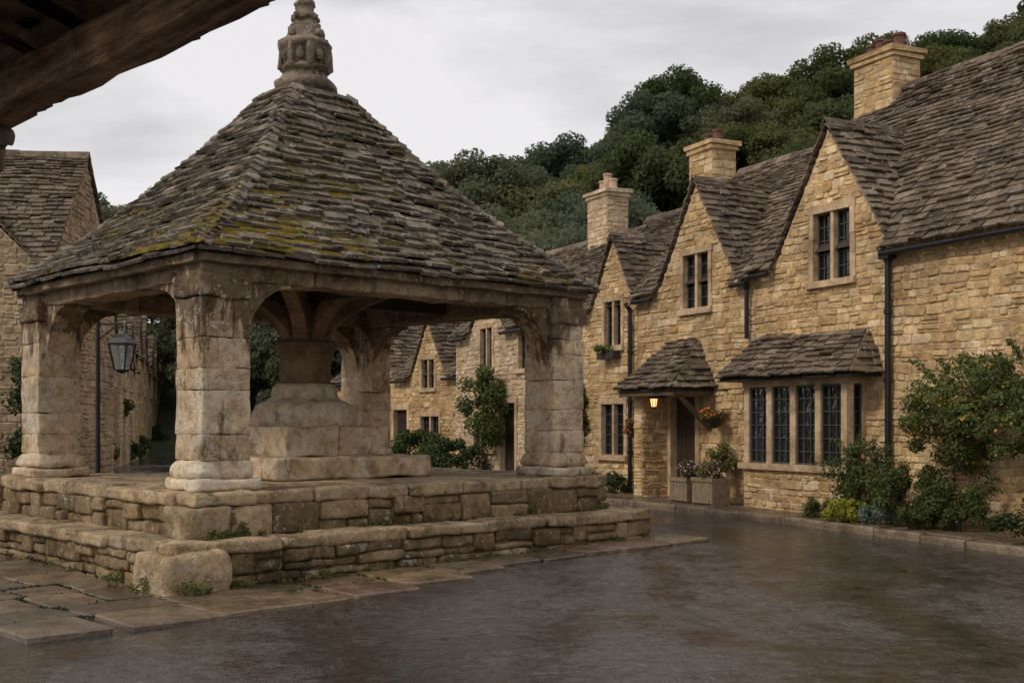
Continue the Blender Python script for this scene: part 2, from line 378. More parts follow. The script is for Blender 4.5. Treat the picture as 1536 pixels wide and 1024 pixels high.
def window(G,F,x0,x1,z0,z1,n,rows=5,cols=3,sur=.1,rec=.11,proud=.035,sill=.05,label=False):
    D=G['dress']; sj=.005
    zc=z0-.02
    while zc<z1-.02:
        ze=min(zc+R(.25,.45),z1)
        if z1-ze<.12: ze=z1
        k1,k2=R(-.012,.02),R(-.012,.02)
        box(D,F,x0-sur-k1,x0,-rec-.02,proud,zc+.002,ze-.002,sj); box(D,F,x1,x1+sur+k2,-rec-.02,proud,zc+.002,ze-.002,sj); zc=ze
    box(D,F,x0-sur-.02,x1+sur+.02,-rec-.02,proud+.004,z1,z1+sur*1.2,sj)
    box(D,F,x0-sur-.03,x1+sur+.03,-rec-.02,proud+sill,z0-sur*1.1,z0-.003,sj)
    mw=.07; W=x1-x0; lw=(W-mw*(n-1))/n
    for i in range(n):
        a=x0+i*(lw+mw); b=a+lw
        if i<n-1: box(D,F,b,b+mw,-rec-.02,proud-.02,z0,z1)
        tl=R(-.006,.006); t2=R(-.006,.006)
        G['glass'].add([F(a,-rec+tl,z0),F(b,-rec-tl,z0),F(b,-rec-tl+t2,z1),F(a,-rec+tl+t2,z1)],[(0,1,2,3)])
        L=G['lead']; t=.008; y0,y1=-rec+.008,-rec+.02
        fw=.022
        box(L,F,a,a+fw,y0,y1+.02,z0,z1);box(L,F,b-fw,b,y0,y1+.02,z0,z1);box(L,F,a+fw,b-fw,y0,y1+.02,z0,z0+fw);box(L,F,a+fw,b-fw,y0,y1+.02,z1-fw,z1)
        for k in range(1,cols):
            xx=a+(b-a)*k/cols; box(L,F,xx-t,xx+t,y0,y1,z0+fw,z1-fw)
        for k in range(1,rows):
            zz=z0+(z1-z0)*k/rows; box(L,F,a+fw,b-fw,y0+.001,y1+.002,zz-t,zz+t)
def planar_roof(at,F,x0,x1,yo,zo,yi,zi,step=.15,excl=None,t=.028,w=(.14,.32),tri=None):
    L=math.hypot(yi-yo,zi-zo); v=0; st=step
    while v<L-.02:
        h=min(st*R(.88,1.12),L-v); a=v/L; b=min(1,(v+h)/L)
        ya,za=yo+(yi-yo)*a,zo+(zi-zo)*a; yb,zb=yo+(yi-yo)*b,zo+(zi-zo)*b
        iv=[(x0,x1)]
        if excl: iv=excl((za+zb)/2,iv)
        for p,q in iv:
            if tri:
                pa,qa=tri(a);pb,qb=tri(b)
                slab_row(at,F(pa,ya,za),F(qa,ya,za),F(pb,yb,zb),F(qb,yb,zb),t,w,.018)
            else: slab_row(at,F(p,ya,za),F(q,ya,za),F(p,yb,zb),F(q,yb,zb),t,w,.018)
        v+=h; st*=.985
def ridge_caps(at,P0,P1,wd=.13,L=.4):
    P0=Vector(P0);P1=Vector(P1);d=P1-P0;n=max(1,int(d.length/L));d/=n; s=Vector((d.y,-d.x,0)).normalized()
    for i in range(n):
        a=P0+d*i+d*.01;b=P0+d*(i+1)-d*.01; up=Vector((0,0,.05+R(-.01,.012)));dn=Vector((0,0,-.09)); k=Vector((0,0,.03))
        vs=[a+s*wd+dn,a+up,a-s*wd+dn,b+s*wd+dn,b+up,b-s*wd+dn, a+s*wd+dn+k,a+up+k,a-s*wd+dn+k,b+s*wd+dn+k,b+up+k,b-s*wd+dn+k]
        at.add(vs,[(6,7,10,9),(7,8,11,10),(0,6,9,3),(2,5,11,8),(0,1,7,6),(1,2,8,7),(3,9,10,4),(4,10,11,5),(0,3,4,1),(1,4,5,2)])
def chimney(G,F,x,y,w,d,zb,zt,pots):
    for (fx,fy,da,ln) in ((x-w/2,y+d/2,0,w),(x+w/2,y+d/2,-90,d),(x+w/2,y-d/2,180,w),(x-w/2,y-d/2,90,d)):
        SF=F.sub(fx,fy,da)
        wall(G['mortar'],G['block'],SF,0,ln,zb,[(0,zt-.16),(ln,zt-.16)],(),row=(.1,.18),prot=(.01,.022))
    box(G['block'],F,x-w/2-.05,x+w/2+.05,y-d/2-.05,y+d/2+.05,zt-.18,zt-.09,.012)
    box(G['block'],F,x-w/2-.09,x+w/2+.09,y-d/2-.09,y+d/2+.09,zt-.088,zt,.012)
    box(G['block'],F,x-w/2-.04,x+w/2+.04,y-d/2-.04,y+d/2+.04,zb+.55,zb+.63,.008)
    for i,(px,hh,k) in enumerate(pots):
        lathe(G[k],F,x+px,y,[(.12,zt),(.13,zt+.05),(.105,zt+.08),(.1,zt+hh-.06),(.125,zt+hh-.04),(.12,zt+hh),(.08,zt+hh),(.08,zt+hh-.1)],12)
def house(name,o,ang,L,D,zb,eave,ridge,gables=(),wins=(),doors=(),chims=(),wallm='wall',ends=(True,True),gutter=True,extra=None,row=(.09,.165),step=.15,xstart=0,bays=()):
    F=Fr(o,ang); E=empty(name,(o[0],o[1],0)); keys=['mortar','block','dress','glass','lead','tile','pot','potp','iron','door','timber','under']
    G={k:Acc() for k in keys}
    x0=xstart;x1=L
    top=[(x0,eave)]
    for xc,za,hf in sorted(gables): top+=[(xc-hf,eave),(xc,za),(xc+hf,eave)]
    top.append((x1,eave))
    ops=[(w[0],w[1],w[2],w[3],.1) for w in wins]+[(d[0],d[1],zb,d[2],.12) for d in doors]
    wall(G['mortar'],G['block'],F,x0,x1,zb,top,ops,row=row)
    for w in wins: window(G,F,*w[:5],**(w[5] if len(w)>5 else {}))
    for d in doors:
        a,b,zt=d; box(G['dress'],F,a-.13,a,-.16,.04,zb,zt,.004);box(G['dress'],F,b,b+.13,-.16,.04,zb,zt,.004);box(G['dress'],F,a-.15,b+.15,-.16,.045,zt,zt+.16,.004)
        n=5
        for i in range(n): box(G['door'],F,a+(b-a)*i/n+.004,a+(b-a)*(i+1)/n-.004,-.14,-.10,zb,zt)
        box(G['door'],F,a,b,-.12,-.115,zb,zt)
        box(G['iron'],F,a+.06,a+.5,-.10,-.09,zb+.35,zb+.39);box(G['iron'],F,a+.06,a+.5,-.10,-.09,zt-.4,zt-.36)
    tan=(ridge-eave)/(D/2)
    if ends[0]:
        SF=F.sub(x0,-D,90); wall(G['mortar'],G['block'],SF,0,D,zb,[(0,eave),(D/2,ridge),(D,eave)],(),row=row)
    if ends[1]:
        SF=F.sub(x1,0,-90); wall(G['mortar'],G['block'],SF,0,D,zb,[(0,eave),(D/2,ridge),(D,eave)],(),row=row)
    G['mortar'].add([F(x0,-D,zb),F(x1,-D,zb),F(x1,-D,eave),F(x0,-D,eave)],[(0,1,2,3)])
    def excl(z,iv):
        for xc,za,hf in gables:
            if z>=za: continue
            k=hf*min(1,(za-z)/(za-eave)); k=max(0,k-.03) if z>eave else hf+.04
            out=[]
            for a,b in iv:
                if xc-k>a and xc-k<b: out.append((a,xc-k))
                if xc+k<b and xc+k>a: out.append((xc+k,b))
                if xc+k<=a or xc-k>=b: out.append((a,b))
            iv=out
        return iv
    ov=.2; vo=.08
    planar_roof(G['tile'],F,x0-vo,x1+vo,ov,eave-ov*tan+.03,-D/2,ridge+.03,step=step,excl=excl)
    planar_roof(G['tile'],F,x0-vo,x1+vo,-D-ov,eave-ov*tan+.03,-D/2,ridge+.03,step=.3,w=(.3,.6))
    G['under'].add([F(x0,0,eave-.03),F(x1,0,eave-.03),F(x1,-D/2,ridge-.04),F(x0,-D/2,ridge-.04),F(x0,-D,eave-.03),F(x1,-D,eave-.03)],[(0,1,2,3),(3,2,5,4)])
    ridge_caps(G['tile'],F(x0-vo,-D/2,ridge+.06),F(x1+vo,-D/2,ridge+.06))
    for xc,za,hf in gables:
        for sg in (-1,1):
            Ls=math.hypot(hf,za-eave); v=-.12
            while v<Ls-.01:
                h=min(.14,Ls-v); z_a=eave+(za-eave)*v/Ls; z_b=eave+(za-eave)*(v+h)/Ls
                xa=xc+sg*hf*(za-z_a)/(za-eave); xb=xc+sg*hf*(za-z_b)/(za-eave)
                ya=-max(0,(z_a-eave))/tan-.1; yb=-max(0,(z_b-eave))/tan-.1
                slab_row(G['tile'],F(xa,.09,z_a+.03),F(xa,ya,z_a+.03),F(xb,.09,z_b+.03),F(xb,yb,z_b+.03),.028,(.14,.3),.018)
                v+=h
            yi=-(za-eave)/tan
            G['under'].add([F(xc+sg*hf,-.01,eave),F(xc,-.01,za-.02),F(xc,yi,za-.02)],[(0,1,2)])
        ridge_caps(G['tile'],F(xc,.1,za+.06),F(xc,-(za-eave)/tan-.1,za+.06),.11,.35)
    if gutter:
        for a,b in excl(eave-.05,[(x0,x1)]):
            if b-a>.15:
                cyl(G['iron'],F(a+.03,ov-.02,eave-ov*tan-.03),F(b-.03,ov-.02,eave-ov*tan-.03),.045,.045,8)
    for c in chims: chimney(G,F,*c)
    if extra: extra(G,F)
    mm=dict(mortar=M['mortar'],block=M[wallm],dress=M['dress'],glass=M['glass'],lead=M['lead'],tile=M['tile'],pot=M['pot'],potp=M['potp'],iron=M['iron'],door=M['door'],timber=M['timber'],under=M['timberd'])
    nm=dict(mortar='wall_core',block='wall_stones',dress='dressed_stonework',glass='window_glass',lead='window_leading',tile='roof_tiles',pot='chimney_pots',potp='clay_pots',iron='gutters_downpipes',door='door',timber='woodwork',under='roof_underlay')
    for k in keys:
        if G[k].v: G[k].obj(nm[k],mm[k],E)
    return F,E

# ------------------------------------------------------------------ foliage
def leafmesh(name,clumps,size,mat,parent=None,seed=0,flat=.9,shell=.55,aspect=.55):
    rs=np.random.RandomState(seed); P=[];Nn=[]
    for c in clumps:
        cx,cy,cz,rx,ry,rz,n=c
        d=rs.normal(size=(n,3)); d/=np.linalg.norm(d,axis=1)[:,None]
        rr=(shell+(1.06-shell)*rs.rand(n)**.6)[:,None]
        P.append(np.array([cx,cy,cz])+d*rr*np.array([rx,ry,rz])); Nn.append(d)
    P=np.concatenate(P);Nn=np.concatenate(Nn);n=len(P)
    Nn=Nn+rs.normal(size=(n,3))*flat*.6; Nn[:,2]+=.25; Nn/=np.linalg.norm(Nn,axis=1)[:,None]
    r=rs.normal(size=(n,3)); a=np.cross(Nn,r); a/=np.linalg.norm(a,axis=1)[:,None]; b=np.cross(Nn,a)
    s=(size*(.6+.8*rs.rand(n)))[:,None]; w=s*aspect
    V=np.empty((n,4,3)); V[:,0]=P-a*s*.5; V[:,1]=P+b*w*.5-Nn*s*.06; V[:,2]=P+a*s*.5; V[:,3]=P-b*w*.5-Nn*s*.06
    me=bpy.data.meshes.new(name); me.vertices.add(4*n); me.vertices.foreach_set('co',V.ravel())
    me.loops.add(4*n); me.loops.foreach_set('vertex_index',np.arange(4*n,dtype=np.int32))
    me.polygons.add(n); me.polygons.foreach_set('loop_start',np.arange(0,4*n,4,dtype=np.int32)); me.polygons.foreach_set('loop_total',np.full(n,4,dtype=np.int32))
    me.update(calc_edges=True); me.materials.append(mat)
    o=bpy.data.objects.new(name,me); sc.collection.objects.link(o)
    if parent: setpar(o,parent)
    return o
def clumpset(c,rad,k,r,n,seed):
    rs=random.Random(seed); out=[]
    for i in range(k):
        while True:
            d=Vector((rs.uniform(-1,1),rs.uniform(-1,1),rs.uniform(-1,1)))
            if .05<d.length<=1: break
        d=d*(.35+.65*rs.random()) if rs.random()<.3 else d.normalized()*rs.uniform(.7,1)
        q=r*rs.uniform(.5,1.35)
        out.append((c[0]+d.x*rad[0],c[1]+d.y*rad[1],c[2]+d.z*rad[2],q,q,q*.85,int(n)))
    return out
def shrub(name,c,rad,k=12,r=.18,n=160,size=.06,mat='shrub',seed=1,flowers=None,fn=60,stems=True,shell=.3,fs=1.05,sprigs=0):
    E=empty(name,c)
    cl=clumpset(c,rad,k,r,n,seed)
    rs=random.Random(seed+77)
    if sprigs:
        a=Acc()
        for i in range(sprigs):
            an=rs.uniform(0,6.28); el=rs.uniform(-.1,1.2); d=Vector((math.cos(an)*math.cos(el),math.sin(an)*math.cos(el),math.sin(el)))
            p=Vector(c)+Vector((d.x*rad[0],d.y*rad[1],d.z*rad[2]))*.8; ln=rs.uniform(.2,.5)
            for m_ in range(5):
                q=p+d*ln*m_/4+Vector((0,0,-.1*ln*(m_/4)**2*3)); cl.append((q.x,q.y,q.z,.06,.06,.05,14))
            cyl(a,p-d*.1,p+d*ln,.006,.003,4)
        a.obj('shoots',M['bark'],E)
    leafmesh('leaves',cl,size,M[mat],E,seed,shell=shell)
    if flowers:
        fl=[(q[0],q[1],q[2],q[3]*1.08,q[4]*1.08,q[5]*1.1,max(1,fn//k)) for q in cl[:k]]
        leafmesh('blooms',fl,size*fs,M[flowers],E,seed+9,shell=.9,aspect=.95)
    if stems:
        a=Acc(); rs=random.Random(seed)
        for q in cl[:10]:
            cyl(a,(c[0]+rs.uniform(-.05,.05),c[1]+rs.uniform(-.05,.05),c[2]-rad[2]-.02),(q[0],q[1],q[2]),.012,.004,5)
        a.obj('stems',M['bark'],E)
    return E

# ------------------------------------------------------------------ terrain
def ss(t): t=max(0,min(1,t)); return t*t*(3-2*t)
def g(x,y): return .12*ss((y-9)/8)
coords=[-600,-300,-150,-80,-50,-30]+[x*1.0 for x in range(-20,21)]+[30,50,80,150,300,600]
ys=[-300,-100,-30,-10,-4]+[y*1.0 for y in range(-2,25)]+[27,30,35,40,50,60,80,110,160,300,600]
a=Acc(); nx=len(coords)
a.add([(x,y,g(x,y)) for y in ys for x in coords],[(j*nx+i,j*nx+i+1,(j+1)*nx+i+1,(j+1)*nx+i) for j in range(len(ys)-1) for i in range(nx-1)])
a.obj('ground_road',M['asphalt'],smooth=True)

# ------------------------------------------------------------------ market cross
C0=(-3.04,12.2); LA,LB=4.9,4.1
FC=Fr(C0,43.0)
CX,CY=LA/2,LB/2
E=empty('market_cross',(C0[0],C0[1],0))
lo=Acc();cap=Acc();core=Acc()
def ring(acc,x0,x1,y0,y1,z0,z1,dep,ln,proud=(-.03,.035),r=.035,amp=.02,sides='abcd',n=6,split=0):
    def one(sd,x,w,za,zb_):
        e=R(*proud); zz=R(-.014,.008)
        if sd=='a': rock(acc,FC,x+.004,x+w-.004,y0-e,y0+dep,za+.003,zb_-.003+zz,r,amp,n=n)
        if sd=='c': rock(acc,FC,x+.006,x+w-.006,y1-dep,y1+e,za+.004,zb_-.004+zz,r,amp,n=4)
        if sd=='b': rock(acc,FC,x0-e,x0+dep,x+.004,x+w-.004,za+.003,zb_-.003+zz,r,amp,n=n)
        if sd=='d': rock(acc,FC,x1-dep,x1+e,x+.006,x+w-.006,za+.004,zb_-.004+zz,r,amp,n=n)
    for sd in sides:
        if sd in 'ac': p,q=x0,x1
        else: p,q=y0+dep*.6,y1-dep*.6
        x=p
        while x<q-.02:
            w=R(*ln)
            if q-(x+w)<ln[0]*.6: w=q-x
            if split and R(0,1)<split:
                zm=z0+(z1-z0)*R(.35,.65); 
                if w>.4 and R(0,1)<.6:
                    s_=w*R(.35,.65); one(sd,x,s_,z0,zm);one(sd,x+s_,w-s_,z0,zm)
                else: one(sd,x,w,z0,zm)
                one(sd,x,w,zm,z1)
            else: one(sd,x,w,z0,z1)
            x+=w
AX0,AX1,AY0,AY1=-.9,5.8,-.9,4.9
ring(lo,AX0,AX1,AY0,AY1,-.06,.16,.3,(.2,.6),split=.5);ring(lo,AX0,AX1,AY0,AY1,.16,.375,.3,(.2,.6),split=.5)
ring(cap,AX0,AX1,AY0,AY1,.37,.5,.48,(.4,1.25),proud=(.0,.10),r=.035,amp=.026,n=9)
box(core,FC,AX0+.08,AX1-.08,AY0+.08,AY1-.08,-.1,.46)
BX0,BX1,BY0,BY1=-.5,5.4,-.5,4.42
ring(lo,BX0,BX1,BY0,BY1,.48,.80,.3,(.25,.65),split=.8)
ring(cap,BX0,BX1,BY0,BY1,.79,.94,.5,(.45,1.25),proud=(-.01,.08),r=.035,amp=.024,n=9)
box(core,FC,BX0+.08,BX1-.08,BY0+.08,BY1-.08,.4,.9)
x=BX0+.4
while x<BX1-.4:
    w=R(.5,.9); y=BY0+.4
    while y<BY1-.4:
        hh=R(.5,1.0); rock(cap,FC,x+.01,min(x+w,BX1-.35)-.01,y+.01,min(y+hh,BY1-.35)-.01,.84,.93+R(-.006,.006),.015,.006,n=4); y+=hh
    x+=w
big=Acc()
rock(big,FC,-1.08,-.42,-1.08,-.44,-.06,.42,.075,.05,freq=2.2,n=11)
rock(big,FC,-.60,-.12,-.58,-.1,.47,.79,.04,.024,n=9)
rock(big,FC,-.11,.38,-.54,-.1,.47,.79,.04,.022,n=8)
rock(lo,FC,-.62,-.1,4.45,5.05,.0,.86,.05,.02,n=8)
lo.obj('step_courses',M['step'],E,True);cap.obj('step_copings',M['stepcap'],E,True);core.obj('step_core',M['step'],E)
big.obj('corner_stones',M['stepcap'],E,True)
col=Acc()
def column(cx,cy):
    rock(col,FC,cx-.365,cx+.365,cy-.365,cy+.365,.93,1.05,.04,.024,n=9)
    rock(col,FC,cx-.35,cx+.35,cy-.35,cy+.35,1.045,1.24,.085,.026,n=10,taper=.17)
    z=1.23; am=.015
    while z<2.82:
        h=R(.18,.48)
        if 2.86-(z+h)<.15: h=2.86-z
        o=R(-.006,.006); q=R(0,1)
        if q<.38:
            s=R(-.1,.1)
            rock(col,FC,cx-.27+o,cx+s,cy-.27,cy+.27+o,z,z+h,.010,am,n=8); rock(col,FC,cx+s,cx+.27+o,cy-.27-o,cy+.27,z,z+h,.010,am,n=8)
        elif q<.7:
            s=R(-.1,.1)
            rock(col,FC,cx-.27+o,cx+.27,cy-.27,cy+s,z,z+h,.010,am,n=8); rock(col,FC,cx-.27,cx+.27+o,cy+s,cy+.27,z,z+h,.010,am,n=8)
        else: rock(col,FC,cx-.27+o,cx+.27+o,cy-.27-o,cy+.27-o,z,z+h,.012,am*1.2,n=10)
        z+=h
    rock(col,FC,cx-.30,cx+.30,cy-.30,cy+.30,2.86,3.08,.03,.026,n=12)
    rock(col,FC,cx-.27,cx+.27,cy-.27,cy+.27,3.06,3.32,.03,.014,n=6)
for cx,cy in ((0,0),(LA,0),(0,LB),(LA,LB)): column(cx,cy)
col.obj('corner_pillars',M['cross'],E,True)
arc=Acc()
def bracket(F,w=.55,h=.75,th=.17):
    n=14
    pr=[(w*(1-math.sin(t)),-h*(1-math.cos(t))*1.0-.05) for t in [i/n*math.pi/2 for i in range(n+1)]]
    top=[(p[0],0) for p in pr]
    vs=[];m=len(pr)
    for y in (-th,th):
        for p in pr:
            k=noise.noise(Vector((p[0]*5,p[1]*5,F.o.x)))*.02
            vs.append(F(p[0]+k,y+R(-.008,.008),3.06+p[1]+k))
        for p in top: vs.append(F(p[0],y,3.06))
    fs=[]
    for i in range(m-1):
        fs+= [(i,i+1,m+i+1,m+i),(2*m+i,3*m+i,3*m+i+1,2*m+i+1),(i,2*m+i,2*m+i+1,i+1)]
    fs.append((0,m,3*m,2*m)); arc.add(vs,fs)
for cx,cy in ((0,0),(LA,0),(0,LB),(LA,LB)):
    dx=0 if cx==0 else 180
    bracket(FC.sub(cx+(.26 if cx==0 else -.26),cy,dx))
    dy=90 if cy==0 else -90
    bracket(FC.sub(cx,cy+(.26 if cy==0 else -.26),dy))
arc.obj('arch_brackets',M['cross'],E)
bm_=Acc()
for y in (0,LB):
    for p,q in ((.2,1.1),(1.1,1.9),(1.9,3.2),(3.2,3.9),(3.9,LA-.2)): rock(bm_,FC,p+.004,q-.004,y-.2+R(-.01,.01),y+.2,3.05,3.31,.02,.02,n=10)
for x in (0,LA):
    for p,q in ((.2,1.3),(1.3,2.6),(2.6,LB-.2)): rock(bm_,FC,x-.2,x+.2,p+.004,q-.004,3.05,3.31,.02,.02,n=10)
for y in (-.3,LB+.3): rock(bm_,FC,-.3,LA+.3,y-.05,y+.05,3.2,3.3,.012,.018,n=26)
for x in (-.3,LA+.3): rock(bm_,FC,x-.05,x+.05,-.24,LB+.24,3.2,3.3,.012,.018,n=26)
bm_.obj('lintel_beams',M['beam'],E,True)
sh=Acc()
rock(sh,FC,CX-1.15,CX+1.15,CY-1.15,CY+1.15,.93,1.2,.04,.03,n=14)
for i in range(2):
    for k in range(2):
        rock(sh,FC,CX-.76+i*.76+.002,CX+i*.76-.002,CY-.76+k*.76+.002,CY+k*.76-.002,1.2,1.56,.025,.02,n=9)
lathe(sh,FC,CX,CY,[(.66,1.55),(.68,1.6),(.67,1.74),(.62,1.84),(.5,1.89),(.43,1.93),(.42,2.05),(.37,2.1)],16,.014,4,math.pi/8,2,sq=.7)
sh.obj('central_pedestal',M['cross'],E,True)
sh=Acc()
lathe(sh,FC,CX,CY,[(.37,2.08),(.325,2.14),(.325,2.48),(.36,2.5),(.39,2.54),(.39,2.62),(.33,2.66),(.28,2.72),(.26,3.6)],8,.012,4,math.pi/8,2)
sh.obj('central_shaft',M['brace'],E)
tb=Acc();br=Acc()
for k in range(8):
    SF=FC.sub(CX,CY,45*k); n=9; w=.09; pr=[]
    for i in range(n+1):
        t=i/n; xx=.27+.85*t**2.0; zz=2.5+.72*t**.8
        pr.append((xx,zz))
    for (a1,b1),(a2,b2) in zip(pr[:-1],pr[1:]):
        vs=[SF(x_,y_,z_) for (x_,z_) in ((a1,b1),(a1-.2,b1+.08),(a2-.2,b2+.08),(a2,b2)) for y_ in (-w,w)]
        br.add(vs,[(0,1,7,6),(2,4,5,3),(0,6,4,2),(1,3,5,7)])
br.obj('curved_braces',M['brace'],E)
box(tb,FC,.2,LA-.2,CY-.12,CY+.12,3.12,3.32);box(tb,FC,CX-.12,CX+.12,.2,LB-.2,3.115,3.31)
RA0,RA1,RB0,RB1=LA/2+.38,.40,LB/2+.38,.34
def rp(t): return RA0+(RA1-RA0)*t, RB0+(RB1-RB0)*t, 3.33+2.42*(.7*t+.3*t*t)
def corner(t,sx,sy,dz=0): A,B,z=rp(t); return FC(CX+sx*A,CY+sy*B,z+dz)
for i in range(10):
    t0,t1=i/10,(i+1)/10
    for s1,s2 in (((-1,-1),(1,-1)),((1,-1),(1,1)),((1,1),(-1,1)),((-1,1),(-1,-1))):
        tb.add([corner(t0,*s1,-.05),corner(t0,*s2,-.05),corner(t1,*s2,-.05),corner(t1,*s1,-.05)],[(0,1,2,3)])
tb.obj('roof_timbers',M['timberd'],E)
sl=Acc(); NR=26; ts=[0]
st=1.0
for i in range(NR): ts.append(ts[-1]+st*R(.88,1.12)); st*=.982
ts=[t/ts[-1] for t in ts]
for k,(s1,s2) in enumerate((((-1,-1),(1,-1)),((1,-1),(1,1)),((1,1),(-1,1)),((-1,1),(-1,-1)))):
    slab_row(sl,corner(-.012,*s1,-.055),corner(-.012,*s2,-.055),corner(.04,*s1,-.05),corner(.04,*s2,-.05),.03,(.2,.45),.02)
    for i in range(NR):
        slab_row(sl,corner(ts[i],*s1),corner(ts[i],*s2),corner(ts[i+1],*s1),corner(ts[i+1],*s2),.035,(.11,.36),.03,ext=1.25)
for sx,sy in ((-1,-1),(1,-1),(1,1),(-1,1)):
    n=36
    for i in range(n):
        t=i/n+R(-.006,.006); p=Vector(corner(t,sx,sy,.035)); q=Vector(corner(t+1.25/n,sx,sy,.04))
        d=(q-p).normalized(); s=Vector((d.y,-d.x,0)).normalized()*R(.07,.14); up=d.cross(s).normalized()
        if up.z<0: up=-up
        l=up*R(.02,.05); th=up*.03; dr=Vector((0,0,-.06)); p=p+s*R(-.15,.15)
        sl.add([p+s+dr+l,p+l,p-s+dr+l,q+s+dr,q,q-s+dr,p+s+dr+l+th,p+l+th,p-s+dr+l+th,q+s+dr+th,q+th,q-s+dr+th],[(6,7,10,9),(7,8,11,10),(0,6,9,3),(2,5,11,8),(0,1,7,6),(1,2,8,7)])
sl.obj('stone_slates',M['slate'],E)
ms=Acc()
def dome(acc,P,U,V,N,rx,ry,h):
    vs=[P+N*h];fs=[]
    for rr,hh in ((.5,.8),(.85,.4),(1.05,-.1)):
        for i in range(7):
            an=2*math.pi*i/7; k=rr*R(.75,1.2); vs.append(P+U*rx*k*math.cos(an)+V*ry*k*math.sin(an)+N*h*hh*R(.7,1.2))
    for i in range(7):
        j=(i+1)%7; fs.append((0,1+i,1+j))
        for l in range(2): fs.append((1+l*7+i,8+l*7+i,8+l*7+j,1+l*7+j))
    acc.add(vs,fs)
def face_pt(s1,s2,u,t):
    a_=Vector(corner(t,*s1,.05));b_=Vector(corner(t,*s2,.05)); return a_.lerp(b_,u)
rs=random.Random(4)
for k in range(22000):
    fc=(((-1,-1),(1,-1)),((-1,-1),(-1,1)))[rs.random()<.35]
    u=rs.random()
    if rs.random()<.22: u=u*u*.3
    i=min(NR-1,int(rs.random()**2.0*NR)); t=ts[i]+rs.uniform(.0,.016)
    p=face_pt(*fc,u,t)
    d=noise.noise(p*.9+Vector((3,9,2)))*.9+noise.noise(p*3.2)*.8
    near=math.exp(-(((u-.10)*LA)**2/.5+ ((t-.09)/.11)**2))
    if d+near*1.7+(.12 if t<.2 else 0)<.30: continue
    U=(face_pt(*fc,1,t)-face_pt(*fc,0,t)).normalized(); V=(face_pt(*fc,u,t+.04)-p).normalized(); N=U.cross(V)
    if N.z<0:N=-N
    p=wv(p,N)
    s=rs.uniform(.016,.045)*(1+near*.8); dome(ms,p+N*.006,U,V,N,s*2.0,s*.9,s*.5)
ms.obj('moss_cushions',M['moss'],E,True)
fi=Acc()
rock(fi,FC,CX-.38,CX+.38,CY-.34,CY+.34,5.60,5.76,.03,.025,n=8)
prof=[(.29,5.72),(.31,5.78),(.34,5.82),(.395,5.86),(.40,5.92),(.36,5.96),(.29,6.0),(.28,6.06),(.325,6.09),(.335,6.12),(.30,6.16),(.295,6.34),(.33,6.38),(.35,6.42),(.33,6.47),(.26,6.5),(.24,6.54),(.22,6.64),(.17,6.69),(.155,6.73),(.185,6.76),(.175,6.80),(.12,6.85),(.11,6.92),(.135,6.95),(.12,6.99),(.075,7.03),(.045,7.1),(.01,7.13)]
lathe(fi,FC,CX,CY,prof,24,.032,7,math.pi/24,2,sq=.8)
for i in range(8):
    an=math.pi/4*i+math.pi/8
    x_,y_=CX+.30*math.cos(an),CY+.30*math.sin(an)
    s=.045; rock(fi,FC,x_-s,x_+s,y_-s,y_+s,6.10,6.42,.03,.025,freq=8,n=5)
    an+=math.pi/8; x_,y_=CX+.285*math.cos(an),CY+.285*math.sin(an); s=.05
    rock(fi,FC,x_-s,x_+s,y_-s,y_+s,6.18,6.32,.04,.03,freq=8,n=5)
for zc,rr,nn,s in ((6.62,.2,4,.05),(6.56,.24,4,.05),(6.78,.15,4,.04)):
    for i in range(nn):
        an=2*math.pi*i/nn+.2; x_,y_=CX+rr*math.cos(an),CY+rr*math.sin(an)
        rock(fi,FC,x_-s,x_+s,y_-s,y_+s,zc-s*1.1,zc+s*1.1,s*.8,.02,freq=8,n=4)
fi.obj('carved_finial',stone('finial_stone',[(.28,.23,.17),(.34,.28,.21),(.22,.18,.135)],stain=(.3,.26,.22),stain_amt=.9,lichen=.35,bump=1,fine=22,pits=.6),E,True)

# flagstones round the cross
fl=Acc()
def flag(F,x0,x1,y0,y1,jit=.05,th=.035):
    pts=[(x0+.014,y0+.014),(x1-.014,y0+.014),(x1-.014,y1-.014),(x0+.014,y1-.014)]
    pts=[(a_+R(-jit,jit),b_+R(-jit,jit)) for a_,b_ in pts]; dz=R(-.012,.012)
    ring_=[]
    for i in range(4):
        p=Vector(pts[i]);pv=Vector(pts[i-1]);nx_=Vector(pts[(i+1)%4])
        k=.05
        ring_.append(p+(pv-p).normalized()*k); ring_.append(p+(p*2-pv-nx_).normalized()*-.018); ring_.append(p+(nx_-p).normalized()*k)
        m_=(p+nx_)/2; ring_.append(m_+Vector((R(-.015,.015),R(-.015,.015))))
    c=sum(ring_,Vector((0,0)))/len(ring_)
    w=[F(q.x,q.y,0) for q in ring_]; inn=[F(*(q+(c-q).normalized()*.02),0) for q in ring_]
    n=len(w); tx,ty=R(-.008,.008),R(-.008,.008); cw=F(c.x,c.y,0)
    def hh(q): return tx*(q.x-cw.x)*2+ty*(q.y-cw.y)*2
    vs=[(q.x,q.y,g(q.x,q.y)-.05) for q in w]+[(q.x,q.y,g(q.x,q.y)+th-.012+dz+hh(q)) for q in w]+[(q.x,q.y,g(q.x,q.y)+th+dz+hh(q)) for q in inn]
    fs=[(i,(i+1)%n,n+(i+1)%n,n+i) for i in range(n)]+[(n+i,n+(i+1)%n,2*n+(i+1)%n,2*n+i) for i in range(n)]+[tuple(range(2*n,3*n))]
    fl.add(vs,fs)
joints=[]
x=-2.8
